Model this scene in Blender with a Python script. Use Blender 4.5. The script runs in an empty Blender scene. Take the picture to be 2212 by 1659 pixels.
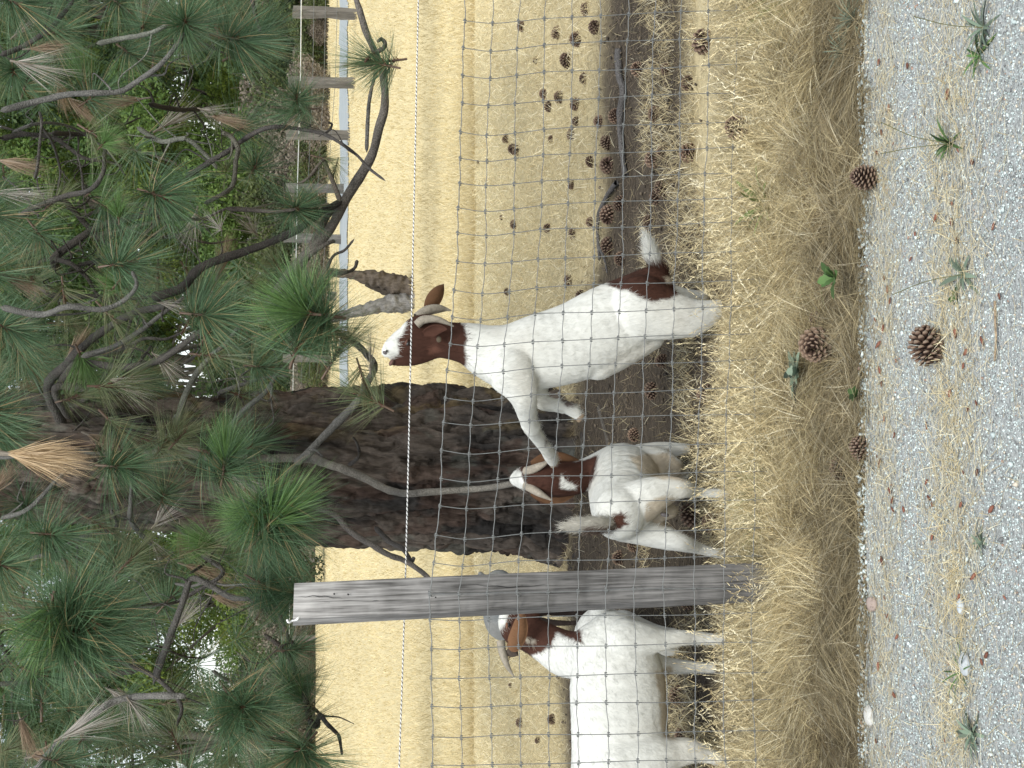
import bpy, math, random
import numpy as np
from mathutils import Vector, Matrix, Quaternion

random.seed(7); RNG = np.random.default_rng(7)
SC = bpy.context.scene; COL = SC.collection
# ------------------------------------------------------------------ camera (portrait photo shown on its side)
FPX = 2950.0; CX, CY = 1106.0, 829.5; EYE = 1.72; PITCH = math.radians(9.73)
cp, sp = math.cos(PITCH), math.sin(PITCH)
FWD = Vector((0, cp, -sp)); DWN = Vector((0, -sp, -cp)); RGT = Vector((1, 0, 0)); CAMP = Vector((0, 0, EYE))
cd = bpy.data.cameras.new('camera'); cam = bpy.data.objects.new('camera', cd); COL.objects.link(cam)
M = Matrix((DWN, RGT, -FWD)).transposed().to_4x4(); M.translation = CAMP; cam.matrix_world = M
cd.sensor_width = 36; cd.lens = 36 * FPX / 2212; cd.clip_end = 2000; cd.clip_start = 0.05
SC.camera = cam
# ------------------------------------------------------------------ light
SUN_EL, SUN_AZ = math.radians(52), math.radians(178)      # behind the camera, high
w = bpy.data.worlds.new('World'); SC.world = w; w.use_nodes = True
nt = w.node_tree; bg = nt.nodes['Background']
sky = nt.nodes.new('ShaderNodeTexSky'); sky.sky_type = 'NISHITA'; sky.sun_disc = False
sky.sun_elevation = SUN_EL; sky.sun_rotation = SUN_AZ; sky.dust_density = 1.5; sky.air_density = 1.0; sky.ozone_density = 1.0
hs = nt.nodes.new('ShaderNodeHueSaturation'); hs.inputs['Saturation'].default_value = .42; nt.links.new(sky.outputs[0], hs.inputs['Color']); nt.links.new(hs.outputs[0], bg.inputs[0]); bg.inputs[1].default_value = 0.13
sl = bpy.data.lights.new('sun', 'SUN'); sun = bpy.data.objects.new('sun', sl); COL.objects.link(sun)
sl.energy = 1.35; sl.angle = math.radians(18); sl.color = (1.0, 0.985, 0.935)
sd = Vector((math.sin(SUN_AZ) * math.cos(SUN_EL), math.cos(SUN_AZ) * math.cos(SUN_EL), math.sin(SUN_EL)))
sun.rotation_euler = sd.to_track_quat('Z', 'Y').to_euler(); sun.location = (0, -5, 12)
SC.view_settings.view_transform = 'Standard'; SC.view_settings.look = 'None'
SC.view_settings.exposure = 1.0; SC.view_settings.gamma = 1.0
try: SC.view_settings.use_curve_mapping = False
except Exception: pass
SC.cycles.max_bounces = 6; SC.cycles.diffuse_bounces = 3; SC.cycles.transparent_max_bounces = 4

# ------------------------------------------------------------------ geometry of the view: photo point + distance -> place
def ray(x, y): return FWD * FPX + RGT * (CY - y) + DWN * (x - CX)
def at(x, y, Y):
    r = ray(x, y); return CAMP + r * (Y / r.y)
def gnd(x, y, z=0.0):
    r = ray(x, y); return CAMP + r * ((z - EYE) / r.z)
def pxm(p):                                        # metres per photo unit at a place
    return (Vector(p) - CAMP).dot(FWD) / FPX

# ------------------------------------------------------------------ numpy noise
def _h(ix, iy, iz):
    n = (ix.astype(np.int64) * 374761393 + iy.astype(np.int64) * 668265263 + iz.astype(np.int64) * 2147483647 % 1274126177) & 0x7fffffff
    n = ((n ^ (n >> 13)) * 1274126177) & 0x7fffffff
    n = ((n ^ (n >> 16)) * 668265263) & 0x7fffffff
    return (n ^ (n >> 15)) / 2147483647.0
def vn(x, y, z=None):
    x = np.asarray(x, float); y = np.asarray(y, float); z = np.zeros_like(x) if z is None else np.asarray(z, float)
    fx, fy, fz = np.floor(x), np.floor(y), np.floor(z); tx, ty, tz = x - fx, y - fy, z - fz
    tx, ty, tz = [t * t * (3 - 2 * t) for t in (tx, ty, tz)]
    ix, iy, iz = [a.astype(np.int64) + 5000 for a in (fx, fy, fz)]
    r = 0
    for a in (0, 1):
        for b in (0, 1):
            for c in (0, 1):
                r = r + _h(ix + a, iy + b, (iz + c) * 7919) * (tx if a else 1 - tx) * (ty if b else 1 - ty) * (tz if c else 1 - tz)
    return r
def fbm(x, y, z=None, o=4):
    s = 0; a = .5; t = 0
    for k in range(o):
        s = s + a * vn(x * 2**k + 17 * k, y * 2**k - 9 * k, None if z is None else z * 2**k + 5 * k); t += a; a *= .5
    return s / t

# ------------------------------------------------------------------ mesh helpers
def np_mesh(name, V, F, col=None, smooth=False):
    V = np.asarray(V, np.float32); F = np.asarray(F, np.int32); k = F.shape[1]
    me = bpy.data.meshes.new(name)
    me.vertices.add(len(V)); me.vertices.foreach_set('co', V.ravel())
    me.loops.add(F.size); me.loops.foreach_set('vertex_index', F.ravel())
    me.polygons.add(len(F)); me.polygons.foreach_set('loop_start', np.arange(0, F.size, k, dtype=np.int32))
    me.polygons.foreach_set('loop_total', np.full(len(F), k, np.int32))
    if smooth: me.polygons.foreach_set('use_smooth', np.ones(len(F), bool))
    me.update(calc_edges=True); me.validate()
    if col is not None: set_col(me, col)
    return me
def set_col(me, col):
    c = np.ones((len(me.vertices), 4), np.float32); c[:, :3] = col
    a = me.color_attributes.new('tone', 'FLOAT_COLOR', 'POINT'); a.data.foreach_set('color', c.ravel())
def link(name, me, mat=None, parent=None, **props):
    o = bpy.data.objects.new(name, me); COL.objects.link(o)
    if mat is not None and me is not None and len(me.materials) == 0:
        for m in (mat if isinstance(mat, (list, tuple)) else [mat]): me.materials.append(m)
    if parent is not None: o.parent = parent
    for k, v in props.items(): o[k] = v
    return o
def empty(name, loc, **props):
    o = bpy.data.objects.new(name, None); COL.objects.link(o); o.location = loc; o.empty_display_size = .1
    for k, v in props.items(): o[k] = v
    return o
def adopt(o, parent):                               # parent without moving (parents are only translated)
    o.parent = parent; o.matrix_parent_inverse = Matrix.Translation(-parent.location)

def catmull(P, n):
    P = [np.array(p, float) for p in P]; P = [2 * P[0] - P[1]] + P + [2 * P[-1] - P[-2]]
    out = []
    for i in range(1, len(P) - 2):
        a, b, c, d = P[i - 1:i + 3]
        for k in range(n):
            t = k / n
            out.append(.5 * ((2 * b) + (-a + c) * t + (2 * a - 5 * b + 4 * c - d) * t * t + (-a + 3 * b - 3 * c + d) * t**3))
    out.append(P[-2]); return np.array(out)
def tube_arrays(C, R, sides=8, rough=0.0, seed=0, caps=True):
    C = np.asarray(C, float); n = len(C); T = np.gradient(C, axis=0); T /= np.linalg.norm(T, axis=1)[:, None] + 1e-9
    up = np.array([0.31, 0.2, 0.93]); N = np.cross(T, up); N /= np.linalg.norm(N, axis=1)[:, None] + 1e-9; B = np.cross(T, N)
    a = np.arange(sides) * 2 * np.pi / sides
    R = np.broadcast_to(np.asarray(R, float), (n,))[:, None] * np.ones((1, sides))
    if rough:
        ii = (np.concatenate([[0], np.cumsum(np.linalg.norm(np.diff(C, axis=0), axis=1))]) * 16)[:, None] * np.ones((1, sides)); R = R * (1 + rough * (vn(ii * 1.3 + seed * 13, np.broadcast_to(a * 2.1, (n, sides)), ii * 0 + seed) - .5) * 2)
    V = C[:, None] + R[..., None] * (np.cos(a)[None, :, None] * N[:, None] + np.sin(a)[None, :, None] * B[:, None])
    V = V.reshape(-1, 3); i = np.arange(n - 1)[:, None] * sides; j = np.arange(sides)[None]; j2 = (j + 1) % sides
    F = np.stack([i + j, i + j2, i + sides + j2, i + sides + j], -1).reshape(-1, 4)
    if caps:
        m = len(V); V = np.vstack([V, C[0], C[-1]]); jj = np.arange(sides); k2 = (jj + 1) % sides
        F = np.vstack([F, np.stack([jj, np.full(sides, m), np.full(sides, m), k2], -1)[:, [3, 1, 0, 0]], np.stack([(n - 1) * sides + jj, (n - 1) * sides + k2, np.full(sides, m + 1), np.full(sides, m + 1)], -1)]) if False else F
    return V, F
def join(parts):
    Vs, Fs, o = [], [], 0
    for V, F in parts: Vs.append(V); Fs.append(np.asarray(F) + o); o += len(V)
    return np.vstack(Vs), np.vstack(Fs)
def ribbons(P, D, L, W, bend, segs=3, side=None):
    """N ribbons: base P, unit direction D, length L, width W, bend vector (scaled by length, quadratic)."""
    N = len(P); t = np.linspace(0, 1, segs + 1); L = L[:, None, None]
    C = P[:, None] + D[:, None] * L * t[None, :, None] + bend[:, None] * L * (t**2)[None, :, None]
    if side is None: side = RNG.normal(size=(N, 3))
    S = np.cross(D, side); S /= np.linalg.norm(S, axis=1)[:, None] + 1e-9
    wd = (W[:, None] * (1 - t[None] ** 2.2 * .92))[..., None] * .5
    V = np.stack([C - S[:, None] * wd, C + S[:, None] * wd], 2).reshape(-1, 3)
    b = (np.arange(N) * (segs + 1) * 2)[:, None] + (np.arange(segs) * 2)[None]
    F = np.stack([b, b + 1, b + 3, b + 2], -1).reshape(-1, 4)
    return V, F
def rep(col, k): return np.repeat(np.asarray(col), k, axis=0)

# ------------------------------------------------------------------ materials
def mat(name, base=(.5, .5, .5), rough=.85, attr=False, noise=None, bump=None, spec=.25, trans=0.0, stretch=(1, 1, 1), extra=None):
    """base colour (or vertex tone) times a noise ramp, with a bump."""
    m = bpy.data.materials.new(name); m.use_nodes = True; t = m.node_tree; N = t.nodes; Lk = t.links
    b = N['Principled BSDF']; b.inputs['Roughness'].default_value = rough; b.inputs['Specular IOR Level'].default_value = spec
    if attr:
        a = N.new('ShaderNodeAttribute'); a.attribute_name = 'tone'; src = a.outputs['Color']
    else:
        r = N.new('ShaderNodeRGB'); r.outputs[0].default_value = (*base, 1); src = r.outputs[0]
    tc = N.new('ShaderNodeTexCoord'); mp = N.new('ShaderNodeMapping'); mp.inputs['Scale'].default_value = stretch
    Lk.new(tc.outputs['Object'], mp.inputs['Vector'])
    if noise:
        sc, lo, hi = noise
        n = N.new('ShaderNodeTexNoise'); n.inputs['Scale'].default_value = sc; n.inputs['Detail'].default_value = 6; n.inputs['Roughness'].default_value = .65
        Lk.new(mp.outputs[0], n.inputs['Vector'])
        mr = N.new('ShaderNodeMapRange'); mr.inputs[1].default_value = .3; mr.inputs[2].default_value = .7; mr.inputs[3].default_value = lo; mr.inputs[4].default_value = hi
        Lk.new(n.outputs['Fac'], mr.inputs[0])
        mx = N.new('ShaderNodeVectorMath'); mx.operation = 'SCALE'; Lk.new(src, mx.inputs[0]); Lk.new(mr.outputs[0], mx.inputs['Scale']); src = mx.outputs[0]
    Lk.new(src, b.inputs['Base Color'])
    if bump:
        sc, st, dist = bump
        n = N.new('ShaderNodeTexNoise'); n.inputs['Scale'].default_value = sc; n.inputs['Detail'].default_value = 5; Lk.new(mp.outputs[0], n.inputs['Vector'])
        bp = N.new('ShaderNodeBump'); bp.inputs['Strength'].default_value = st; bp.inputs['Distance'].default_value = dist
        Lk.new(n.outputs['Fac'], bp.inputs['Height']); Lk.new(bp.outputs[0], b.inputs['Normal'])
    if trans:
        out = N['Material Output']; tr = N.new('ShaderNodeBsdfTranslucent'); Lk.new(src, tr.inputs['Color'])
        ms = N.new('ShaderNodeMixShader'); ms.inputs[0].default_value = trans
        Lk.new(b.outputs[0], ms.inputs[1]); Lk.new(tr.outputs[0], ms.inputs[2]); Lk.new(ms.outputs[0], out.inputs['Surface'])
    return m
M_BLADE = mat('dry_grass_blade', attr=True, rough=.7, trans=.25)
M_NEEDLE = mat('pine_needle', attr=True, rough=.45, spec=.4, trans=.12)
M_LEAF = mat('leaf', attr=True, rough=.55, trans=.3)
M_TWIG = mat('branch_bark', attr=True, rough=.9, noise=(140, .45, 1.5), bump=(150, 1.0, .012))
M_BARK = mat('trunk_bark', attr=True, rough=.95, noise=(45, .55, 1.4), bump=(70, .8, .012), stretch=(1, 1, .35), spec=.1)
M_STONE = mat('gravel_stone', attr=True, rough=.85, noise=(160, .85, 1.12))
M_CONE = mat('cone_scale', attr=True, rough=.8, noise=(120, .7, 1.25))
M_WIRE = mat('galvanised_wire', (.17, .178, .172), rough=.5, spec=.4, noise=(60, .75, 1.15))
M_COAT = mat('goat_coat', attr=True, rough=.85, noise=(30, .84, 1.06), bump=(60, .5, .010), stretch=(1, 1, .4), spec=.1)
M_HAIR = mat('goat_hair', attr=True, rough=.8, spec=.12, trans=.15)
M_HORN = mat('horn', (.27, .24, .19), rough=.6, noise=(70, .7, 1.2), bump=(60, .6, .003))
M_EYE = mat('goat_eye', (.015, .012, .01), rough=.15, spec=.6)
M_NOSE = mat('nose_skin', (.10, .09, .09), rough=.6)
M_HOOF = mat('hoof_horn', (.20, .15, .10), rough=.6)
M_LITTER = mat('debris', attr=True, rough=.8)

# ================================================================== SETTING
def lerp3(a, b, t): t = np.asarray(t)[:, None]; return np.asarray(a)[None] * (1 - t) + np.asarray(b)[None] * t
def sstep(a, b, x): t = np.clip((x - a) / (b - a), 0, 1); return t * t * (3 - 2 * t)
def fence_Y(X): return 4.54 + .133 * X
def gz(X, Y):                                       # ground height
    X = np.asarray(X, float); Y = np.asarray(Y, float)
    h = (fbm(X * 1.3 + 40, Y * 1.3) - .5) * .05 + (fbm(X * 7 + 11, Y * 7) - .5) * .018
    m = sstep(3.72, 4.15, Y) * (1 - .8 * sstep(14, 40, Y))
    h = h * m - .012 * sstep(3.9, 3.7, Y)
    return h + .02 * sstep(4.0, 4.5, Y) * (1 - sstep(4.9, 5.6, Y))
ORD = ['first', 'second', 'third', 'fourth', 'fifth', 'sixth', 'seventh', 'eighth', 'ninth', 'tenth', 'eleventh', 'twelfth', 'thirteenth', 'fourteenth', 'fifteenth', 'sixteenth', 'seventeenth', 'eighteenth', 'nineteenth', 'twentieth']
def gzs(X, Y): return float(gz(np.array([X]), np.array([Y]))[0])
def soil_mask(X, Y):                                # bare ground under the pine
    e = (fbm(X * 1.1 + 5, Y * 1.1 + 8) - .5) * 1.6
    near = 5.1 + .35 * sstep(.3, 1.0, X) + e * .35; far = 8.1 - .9 * sstep(.1, .9, X) - .1 * sstep(.9, 2.2, X) + e * .45
    return sstep(near - .15, near + .25, Y) * (1 - sstep(far - .45, far + .35, Y))
def straw_col(n, X=None, Y=None):
    t = RNG.random(n); c = lerp3((.74, .655, .41), (.44, .35, .19), t); k = RNG.random(n) < .15
    c[k] = (.84, .78, .57); return c * RNG.uniform(.8, 1.15, n)[:, None]

def ground():
    g = lambda s, a, n: list(a + s * np.cumsum(1.12 ** np.arange(n)))
    xs = list(np.arange(-3, 3.001, .045)); xr = g(.06, 3, 58); xs = [-v for v in reversed(xr)] + xs + xr
    ys = [-60, -20, -8, -3, 0, 1.5, 2.3] + list(np.arange(2.6, 10, .045)); ys = ys + g(.05, 10, 66)
    X, Y = np.meshgrid(np.array(xs), np.array(ys)); x, y = X.ravel(), Y.ravel()
    V = np.stack([x, y, gz(x, y)], 1); nx = len(xs)
    i = (np.arange(len(ys) - 1)[:, None] * nx + np.arange(nx - 1)[None]).ravel()
    F = np.stack([i, i + 1, i + nx + 1, i + nx], 1)
    s = soil_mask(x, y); n1 = fbm(x * .25 + 3, y * .08); n2 = fbm(x * 2.2, y * 2.2)
    c = lerp3((.46, .39, .23), (.63, .535, .305), sstep(7.5, 14, y) * .9)            # stubble, near to far
    c = c * (.86 + .28 * n1)[:, None] * (.9 + .2 * n2)[:, None]
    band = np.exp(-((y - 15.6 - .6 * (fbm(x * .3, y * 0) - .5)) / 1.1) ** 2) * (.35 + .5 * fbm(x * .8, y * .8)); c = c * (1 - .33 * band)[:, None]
    c = c * (1 - s)[:, None] + np.array((.060, .050, .038))[None] * s[:, None] * (.7 + .6 * n2)[:, None]
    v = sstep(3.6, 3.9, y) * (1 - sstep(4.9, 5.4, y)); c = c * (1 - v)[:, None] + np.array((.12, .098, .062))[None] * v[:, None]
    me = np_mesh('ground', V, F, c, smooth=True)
    m = mat('dry_ground', attr=True, rough=.95, noise=(26, .7, 1.28), bump=(30, .5, .02), spec=.05)
    link('ground', me, m, kind='structure')
ground()

def road_strip(name, y0, y1, x0, x1, z, m, wav, seed, ny=14):
    xs = np.linspace(x0, x1, 500); rows = []
    for k in range(ny):
        t = k / (ny - 1); yy = y0 + (y1 - y0) * t
        edge = (fbm(xs * 3 + seed, xs * 0 + seed) - .5) * wav * (1 if k in (0, ny - 1) else 0)
        rows.append(np.stack([xs, yy + edge, np.full_like(xs, z) + (fbm(xs * 2, xs * 0 + k) - .5) * .004], 1))
    V = np.vstack(rows); nx = len(xs); i = (np.arange(ny - 1)[:, None] * nx + np.arange(nx - 1)[None]).ravel()
    return link(name, np_mesh(name, V, np.stack([i, i + 1, i + nx + 1, i + nx], 1), smooth=True), m, kind='structure')
m_gr = mat('gravel_bed', (.40, .42, .40), rough=.95, noise=(110, .45, 1.35), bump=(150, 1.0, .012), spec=.1)
road_strip('gravel_road', -4.0, 3.81, -14, 14, .004, m_gr, .05, 3)
m_fr = mat('far_road_surface', (.34, .37, .365), rough=.9, noise=(3, .9, 1.1))
road_strip('far_road', 34.0, 38.4, -3.5, 60, .02, m_fr, 1.6, 9)

# ---- gravel stones: past counting
def ico():
    import bmesh
    bm = bmesh.new(); bmesh.ops.create_icosphere(bm, subdivisions=1, radius=1)
    V = np.array([v.co[:] for v in bm.verts]); F = np.array([[v.index for v in f.verts] for f in bm.faces]); bm.free(); return V, F
ICO_V, ICO_F = ico()
OCT_V = np.array([[1, 0, .15], [0, 1, -.1], [-1, .1, 0], [.1, -1, .1], [.1, 0, 1], [0, .1, -1.]]); OCT_F = np.array([[0, 1, 4], [1, 2, 4], [2, 3, 4], [3, 0, 4], [1, 0, 5], [2, 1, 5], [3, 2, 5], [0, 3, 5]])
def pebbles(name, X, Y, S, cols, zoff=.0):
    n = len(X); R = RNG.normal(size=(n, 3, 3)); Q, _ = np.linalg.qr(R)
    sc = RNG.uniform(.55, 1.1, (n, 1, 3)); sc[:, :, 2] *= .75; jit = RNG.uniform(.75, 1.35, (n, len(OCT_V), 1))
    V = (OCT_V[None] * jit * sc) @ Q; V[..., 2] *= .8
    V = V * S[:, None, None] * .5; V += np.stack([X, Y, .004 + S * .18 + zoff], 1)[:, None]
    F = OCT_F[None] + (np.arange(n) * len(OCT_V))[:, None, None]
    return np_mesh(name, V.reshape(-1, 3), F.reshape(-1, 3), rep(cols, len(OCT_V)))
def straw_density(Y): return np.exp(-((Y - 3.67) / .09) ** 2) * .85 + np.exp(-((Y - 3.27) / .14) ** 2) * .8
n = 76000; X = RNG.uniform(-2.1, 2.1, n); Y = RNG.uniform(2.65, 3.86, n)
keep = RNG.random(n) > .55 * straw_density(Y); X, Y = X[keep], Y[keep]; n = len(X)
S = .0044 + .0072 * RNG.random(n) ** 2.2; S[RNG.random(n) < .006] *= 2.2; S[(np.abs(Y - 3.82) < .035) & (RNG.random(n) < .5)] *= 1.8
t = RNG.random(n); cols = lerp3((.66, .74, .71), (.33, .385, .37), t ** 1.1); k = RNG.random(n); cols[k < .15] = (.50, .45, .36); cols[k > .93] = (.16, .165, .16); cols[(k > .15) & (k < .17)] = (.36, .24, .18)
link('gravel', pebbles('gravel', X, Y, S, cols * RNG.uniform(.85, 1.15, n)[:, None]), M_STONE, kind='stuff', label='pale blue grey crushed gravel covering the road', category='gravel')

# ---- grasses: past counting
def unit(v): return v / (np.linalg.norm(v, axis=1)[:, None] + 1e-9)
def grass(name, X, Y, L, elev, W, col, label, bendk=.35, segs=3, mat_=None, az=None, z=None):
    n = len(X); a = RNG.uniform(0, 2 * np.pi, n) if az is None else az
    D = np.stack([np.cos(a) * np.cos(elev), np.sin(a) * np.cos(elev), np.sin(elev)], 1)
    bend = np.stack([np.cos(a), np.sin(a), -RNG.uniform(.2, 1.2, n)], 1) * (bendk * RNG.uniform(.2, 1, n))[:, None] + RNG.normal(size=(n, 3)) * .08
    P = np.stack([X, Y, (gz(X, Y) if z is None else z)], 1)
    V, F = ribbons(P, D, L, W, bend, segs); V[:, 2] = np.maximum(V[:, 2], gz(V[:, 0], V[:, 1]) + .003)
    me = np_mesh(name, V, F, rep(col, 2 * (segs + 1)))
    return link(name, me, mat_ or M_BLADE, kind='stuff', label=label, category='grass')
def spread(n, y0, y1, p=1.0, mx=.31, add=.25):
    u = RNG.random(n) ** p; Y = y0 + (y1 - y0) * u; X = RNG.uniform(-1, 1, n) * (Y * mx + add); return X, Y
# thatch beside the gravel
n = 84000; X, Y = spread(n, 3.79, 4.85, 1, .42, .3); Y = Y + (fbm(X * 3, X * 0) - .5) * .05
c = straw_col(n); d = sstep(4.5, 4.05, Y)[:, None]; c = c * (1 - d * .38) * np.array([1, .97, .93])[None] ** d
c *= (.66 + .6 * fbm(X * 3, Y * 3))[:, None] * (.34 + .84 * RNG.random(n) ** .9)[:, None]
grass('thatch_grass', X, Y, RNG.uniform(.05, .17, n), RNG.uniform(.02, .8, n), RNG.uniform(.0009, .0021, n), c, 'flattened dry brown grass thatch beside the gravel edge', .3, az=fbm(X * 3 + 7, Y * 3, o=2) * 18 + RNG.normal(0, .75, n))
# golden grass along the fence
n = 68000; X, Y = spread(n, 4.12, 4.98, 1, .42, .35); cl = fbm(X * 5 + 3, Y * 5 + 1); k = cl > RNG.uniform(.18, .62, n); X, Y, cl = X[k], Y[k], cl[k]; n = len(X)
Yf = Y - (.133 * X); L = RNG.uniform(.06, .18, n) * (.85 + .25 * sstep(4.15, 4.4, Yf) - .55 * sstep(4.55, 4.9, Yf)) * (.7 + .6 * cl)
az = fbm(X * 2.6 + 3, Y * 2.6, o=2) * 16 + RNG.normal(0, .7, n)
c = straw_col(n) * np.array([1.06, 1.05, 1.02]) * (.8 + .45 * fbm(X * 2.2 + 9, Y * 2))[:, None]
c *= (.38 + .86 * RNG.random(n) ** .8)[:, None]; gm = (fbm(X * 2.3 + 31, Y * 2.3) > .62) & (RNG.random(n) < .25); c[gm] = (.22, .26, .09)
grass('golden_grass', X, Y, L, RNG.uniform(.35, 1.35, n), RNG.uniform(.0009, .0020, n), c, 'golden dry grass growing along the wire fence', .45, az=az)
# tall stalks with seed heads at the fence
n = 3300; X, Y = spread(n, 4.32, 4.85, 1, .42, .25); cl = fbm(X * 3.5 + 13, Y * 3); k = cl > RNG.uniform(.3, .6, n); X, Y = X[k], Y[k]; n = len(X)
L = RNG.uniform(.12, .34, n) * RNG.uniform(.7, 1, n); el = RNG.uniform(.8, 1.45, n); az = RNG.uniform(0, 6.28, n); c = straw_col(n) * 1.12
D = np.stack([np.cos(az) * np.cos(el), np.sin(az) * np.cos(el), np.sin(el)], 1); bend = D * [1, 1, 0] * .25 + np.array([0, 0, -.08]); P = np.stack([X, Y, gz(X, Y)], 1)
V1, F1 = ribbons(P, D, L, np.full(n, .0015), bend, 4)
tip = P + (D + bend) * L[:, None]; hd = unit(D + 2 * bend)
hp = np.repeat(tip, 7, 0) - np.repeat(hd, 7, 0) * np.tile(np.linspace(.0, .075, 7), n)[:, None]
hv = unit(np.repeat(hd, 7, 0) + RNG.normal(size=(n * 7, 3)) * .35)
V2, F2 = ribbons(hp, hv, RNG.uniform(.010, .02, n * 7), np.full(n * 7, .0028), hv * 0, 2)
V, F = join([(V1, F1), (V2, F2)])
link('seed_grass', np_mesh('seed_grass', V, F, np.vstack([rep(c, 10), rep(rep(c, 7) * 1.1, 6)])), M_BLADE, kind='stuff', label='tall dry grass stalks with seed heads rising through the fence', category='grass')
# sparse tufts behind the fence
n = 38000; X, Y = spread(n, 4.85, 6.3, 1.2, .40, .3); cl = fbm(X * 3.2 + 70, Y * 3.2); thr = .42 + .16 * sstep(5.0, 6.0, Y) - .10 * sstep(.4, 1.4, X); k = cl > thr + RNG.uniform(-.05, .08, n); X, Y = X[k], Y[k]; n = len(X)
c = straw_col(n) * .95
grass('sparse_grass', X, Y, RNG.uniform(.03, .10, n), RNG.uniform(.5, 1.4, n), RNG.uniform(.0014, .0026, n), c, 'sparse dry tufts on the bare soil just behind the fence', .4)
# stubble of the field
n = 80000; X, Y = spread(n, 5.5, 13, 1.25, .31, .3); s = soil_mask(X, Y); k = RNG.random(n) > s * .95; X, Y, s = X[k], Y[k], s[k]; n = len(X)
c = straw_col(n) * (.95 + .2 * sstep(7, 12, Y))[:, None] * (.8 + .4 * fbm(X * 1.1, Y * 1.1))[:, None]; c *= (1 - .35 * s)[:, None]
grass('stubble_grass', X, Y, RNG.uniform(.018, .06, n) * (1 + .05 * Y), RNG.uniform(.4, 1.4, n), .0012 + .00026 * Y, c, 'short golden stubble of the pasture', .3, segs=2)
n = 92000; X, Y = spread(n, 12, 62, 2.0, .31, .5); k = ~((Y > 33.4) & (Y < 39) & (X > -4)); X, Y = X[k], Y[k]; n = len(X); c = (straw_col(n) * .35 + np.array((.63, .535, .31)) * .72) * (.8 + .4 * fbm(X * .5 + 4, Y * .2))[:, None]
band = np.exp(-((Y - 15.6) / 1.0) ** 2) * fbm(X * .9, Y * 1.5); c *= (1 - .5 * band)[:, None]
grass('distant_stubble', X, Y, RNG.uniform(.05, .11, n), RNG.uniform(.9, 1.5, n), .0007 * Y, c, 'pale golden stubble in the far part of the pasture', .15, segs=1)
# straw drifted over the gravel
n = 38000; Y = RNG.uniform(2.65, 3.85, n); X = RNG.uniform(-2.1, 2.1, n); k = RNG.random(n) < (straw_density(Y) * (.5 + fbm(X * 3, Y * 3)) + .05); X, Y = X[k], Y[k]; n = len(X)
P = np.stack([X, Y, .006 + RNG.random(n) * .012], 1); az = RNG.normal(0, .7, n); D = np.stack([np.cos(az), np.sin(az), RNG.normal(0, .06, n)], 1)
V, F = ribbons(P, D, RNG.uniform(.02, .09, n), RNG.uniform(.001, .002, n), RNG.normal(size=(n, 3)) * [.12, .12, .02], 2, side=np.tile([0, 0, 1.], (n, 1)))
link('straw_litter', np_mesh('straw_litter', V, F, rep(straw_col(n) * 1.05, 6)), M_BLADE, kind='stuff', label='dry straw drifted over the gravel in two strips', category='straw')
# needle litter on the soil
n = 16000; X, Y = spread(n, 5.1, 8.4, 1, .31, .2); k = RNG.random(n) < soil_mask(X, Y) + .05; X, Y = X[k], Y[k]; n = len(X)
P = np.stack([X, Y, gz(X, Y) + .006], 1); az = RNG.uniform(0, 6.28, n); D = np.stack([np.cos(az), np.sin(az), RNG.normal(0, .05, n)], 1)
V, F = ribbons(P, D, RNG.uniform(.03, .14, n), RNG.uniform(.0015, .003, n), RNG.normal(size=(n, 3)) * [.1, .1, .02], 2, side=np.tile([0, 0, 1.], (n, 1)))
link('needle_litter', np_mesh('needle_litter', V, F, rep(lerp3((.12, .09, .06), (.30, .24, .16), RNG.random(n) ** 2), 6)), M_BLADE, kind='stuff', label='fallen brown needles on the bare soil under the pine', category='needles')
n = 5200; X, Y = spread(n, 5.0, 8.3, 1, .34, .3); k = RNG.random(n) < soil_mask(X, Y) * (.25 + 1.2 * fbm(X * 4, Y * 4)) ; X, Y = X[k], Y[k]; n = len(X); S = .008 + .026 * RNG.random(n) ** 3
me = pebbles('soil_litter', X, Y, S, lerp3((.045, .038, .03), (.15, .12, .085), RNG.random(n) ** 1.5)); V = np.empty(len(me.vertices) * 3, np.float32); me.vertices.foreach_get('co', V); V = V.reshape(-1, 3); V[:, 2] += gz(V[:, 0], V[:, 1]); me.vertices.foreach_set('co', V.ravel())
link('soil_litter', me, M_STONE, kind='stuff', label='dark clods and crumbled bark on the bare soil', category='litter')
# straw clumps standing on the gravel
n = 0; Ps = []; 
for (x, y, m_, r) in [(2085, 1455, 60, .05), (2060, 870, 45, .06), (2055, 640, 45, .07), (2065, 1010, 50, .08), (2080, 1330, 70, .09), (2075, 1240, 60, .08), (2030, 330, 60, .1), (2045, 1120, 40, .1), (2085, 1590, 50, .06), (2060, 1530, 50, .09), (2050, 480, 40, .1), (2040, 930, 60, .12), (2066, 200, 40, .1)]:
    g = gnd(x, y)
    for _ in range(m_): Ps.append((g.x + random.gauss(0, r * .5), g.y + random.gauss(0, r * .3), .006))
P = np.array(Ps); n = len(P); el = RNG.uniform(.05, 1.1, n); az = RNG.uniform(0, 6.28, n); D = np.stack([np.cos(az) * np.cos(el), np.sin(az) * np.cos(el), np.sin(el)], 1)
V, F = ribbons(P, D, RNG.uniform(.03, .11, n), np.full(n, .0014), RNG.normal(size=(n, 3)) * .15 - [0, 0, .15], 3); V[:, 2] = np.maximum(V[:, 2], .005)
link('straw_clump', np_mesh('straw_clump', V, F, rep(straw_col(n) * 1.1, 8)), M_BLADE, kind='stuff', label='pale straw wisps standing up from the gravel', category='straw')

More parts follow.
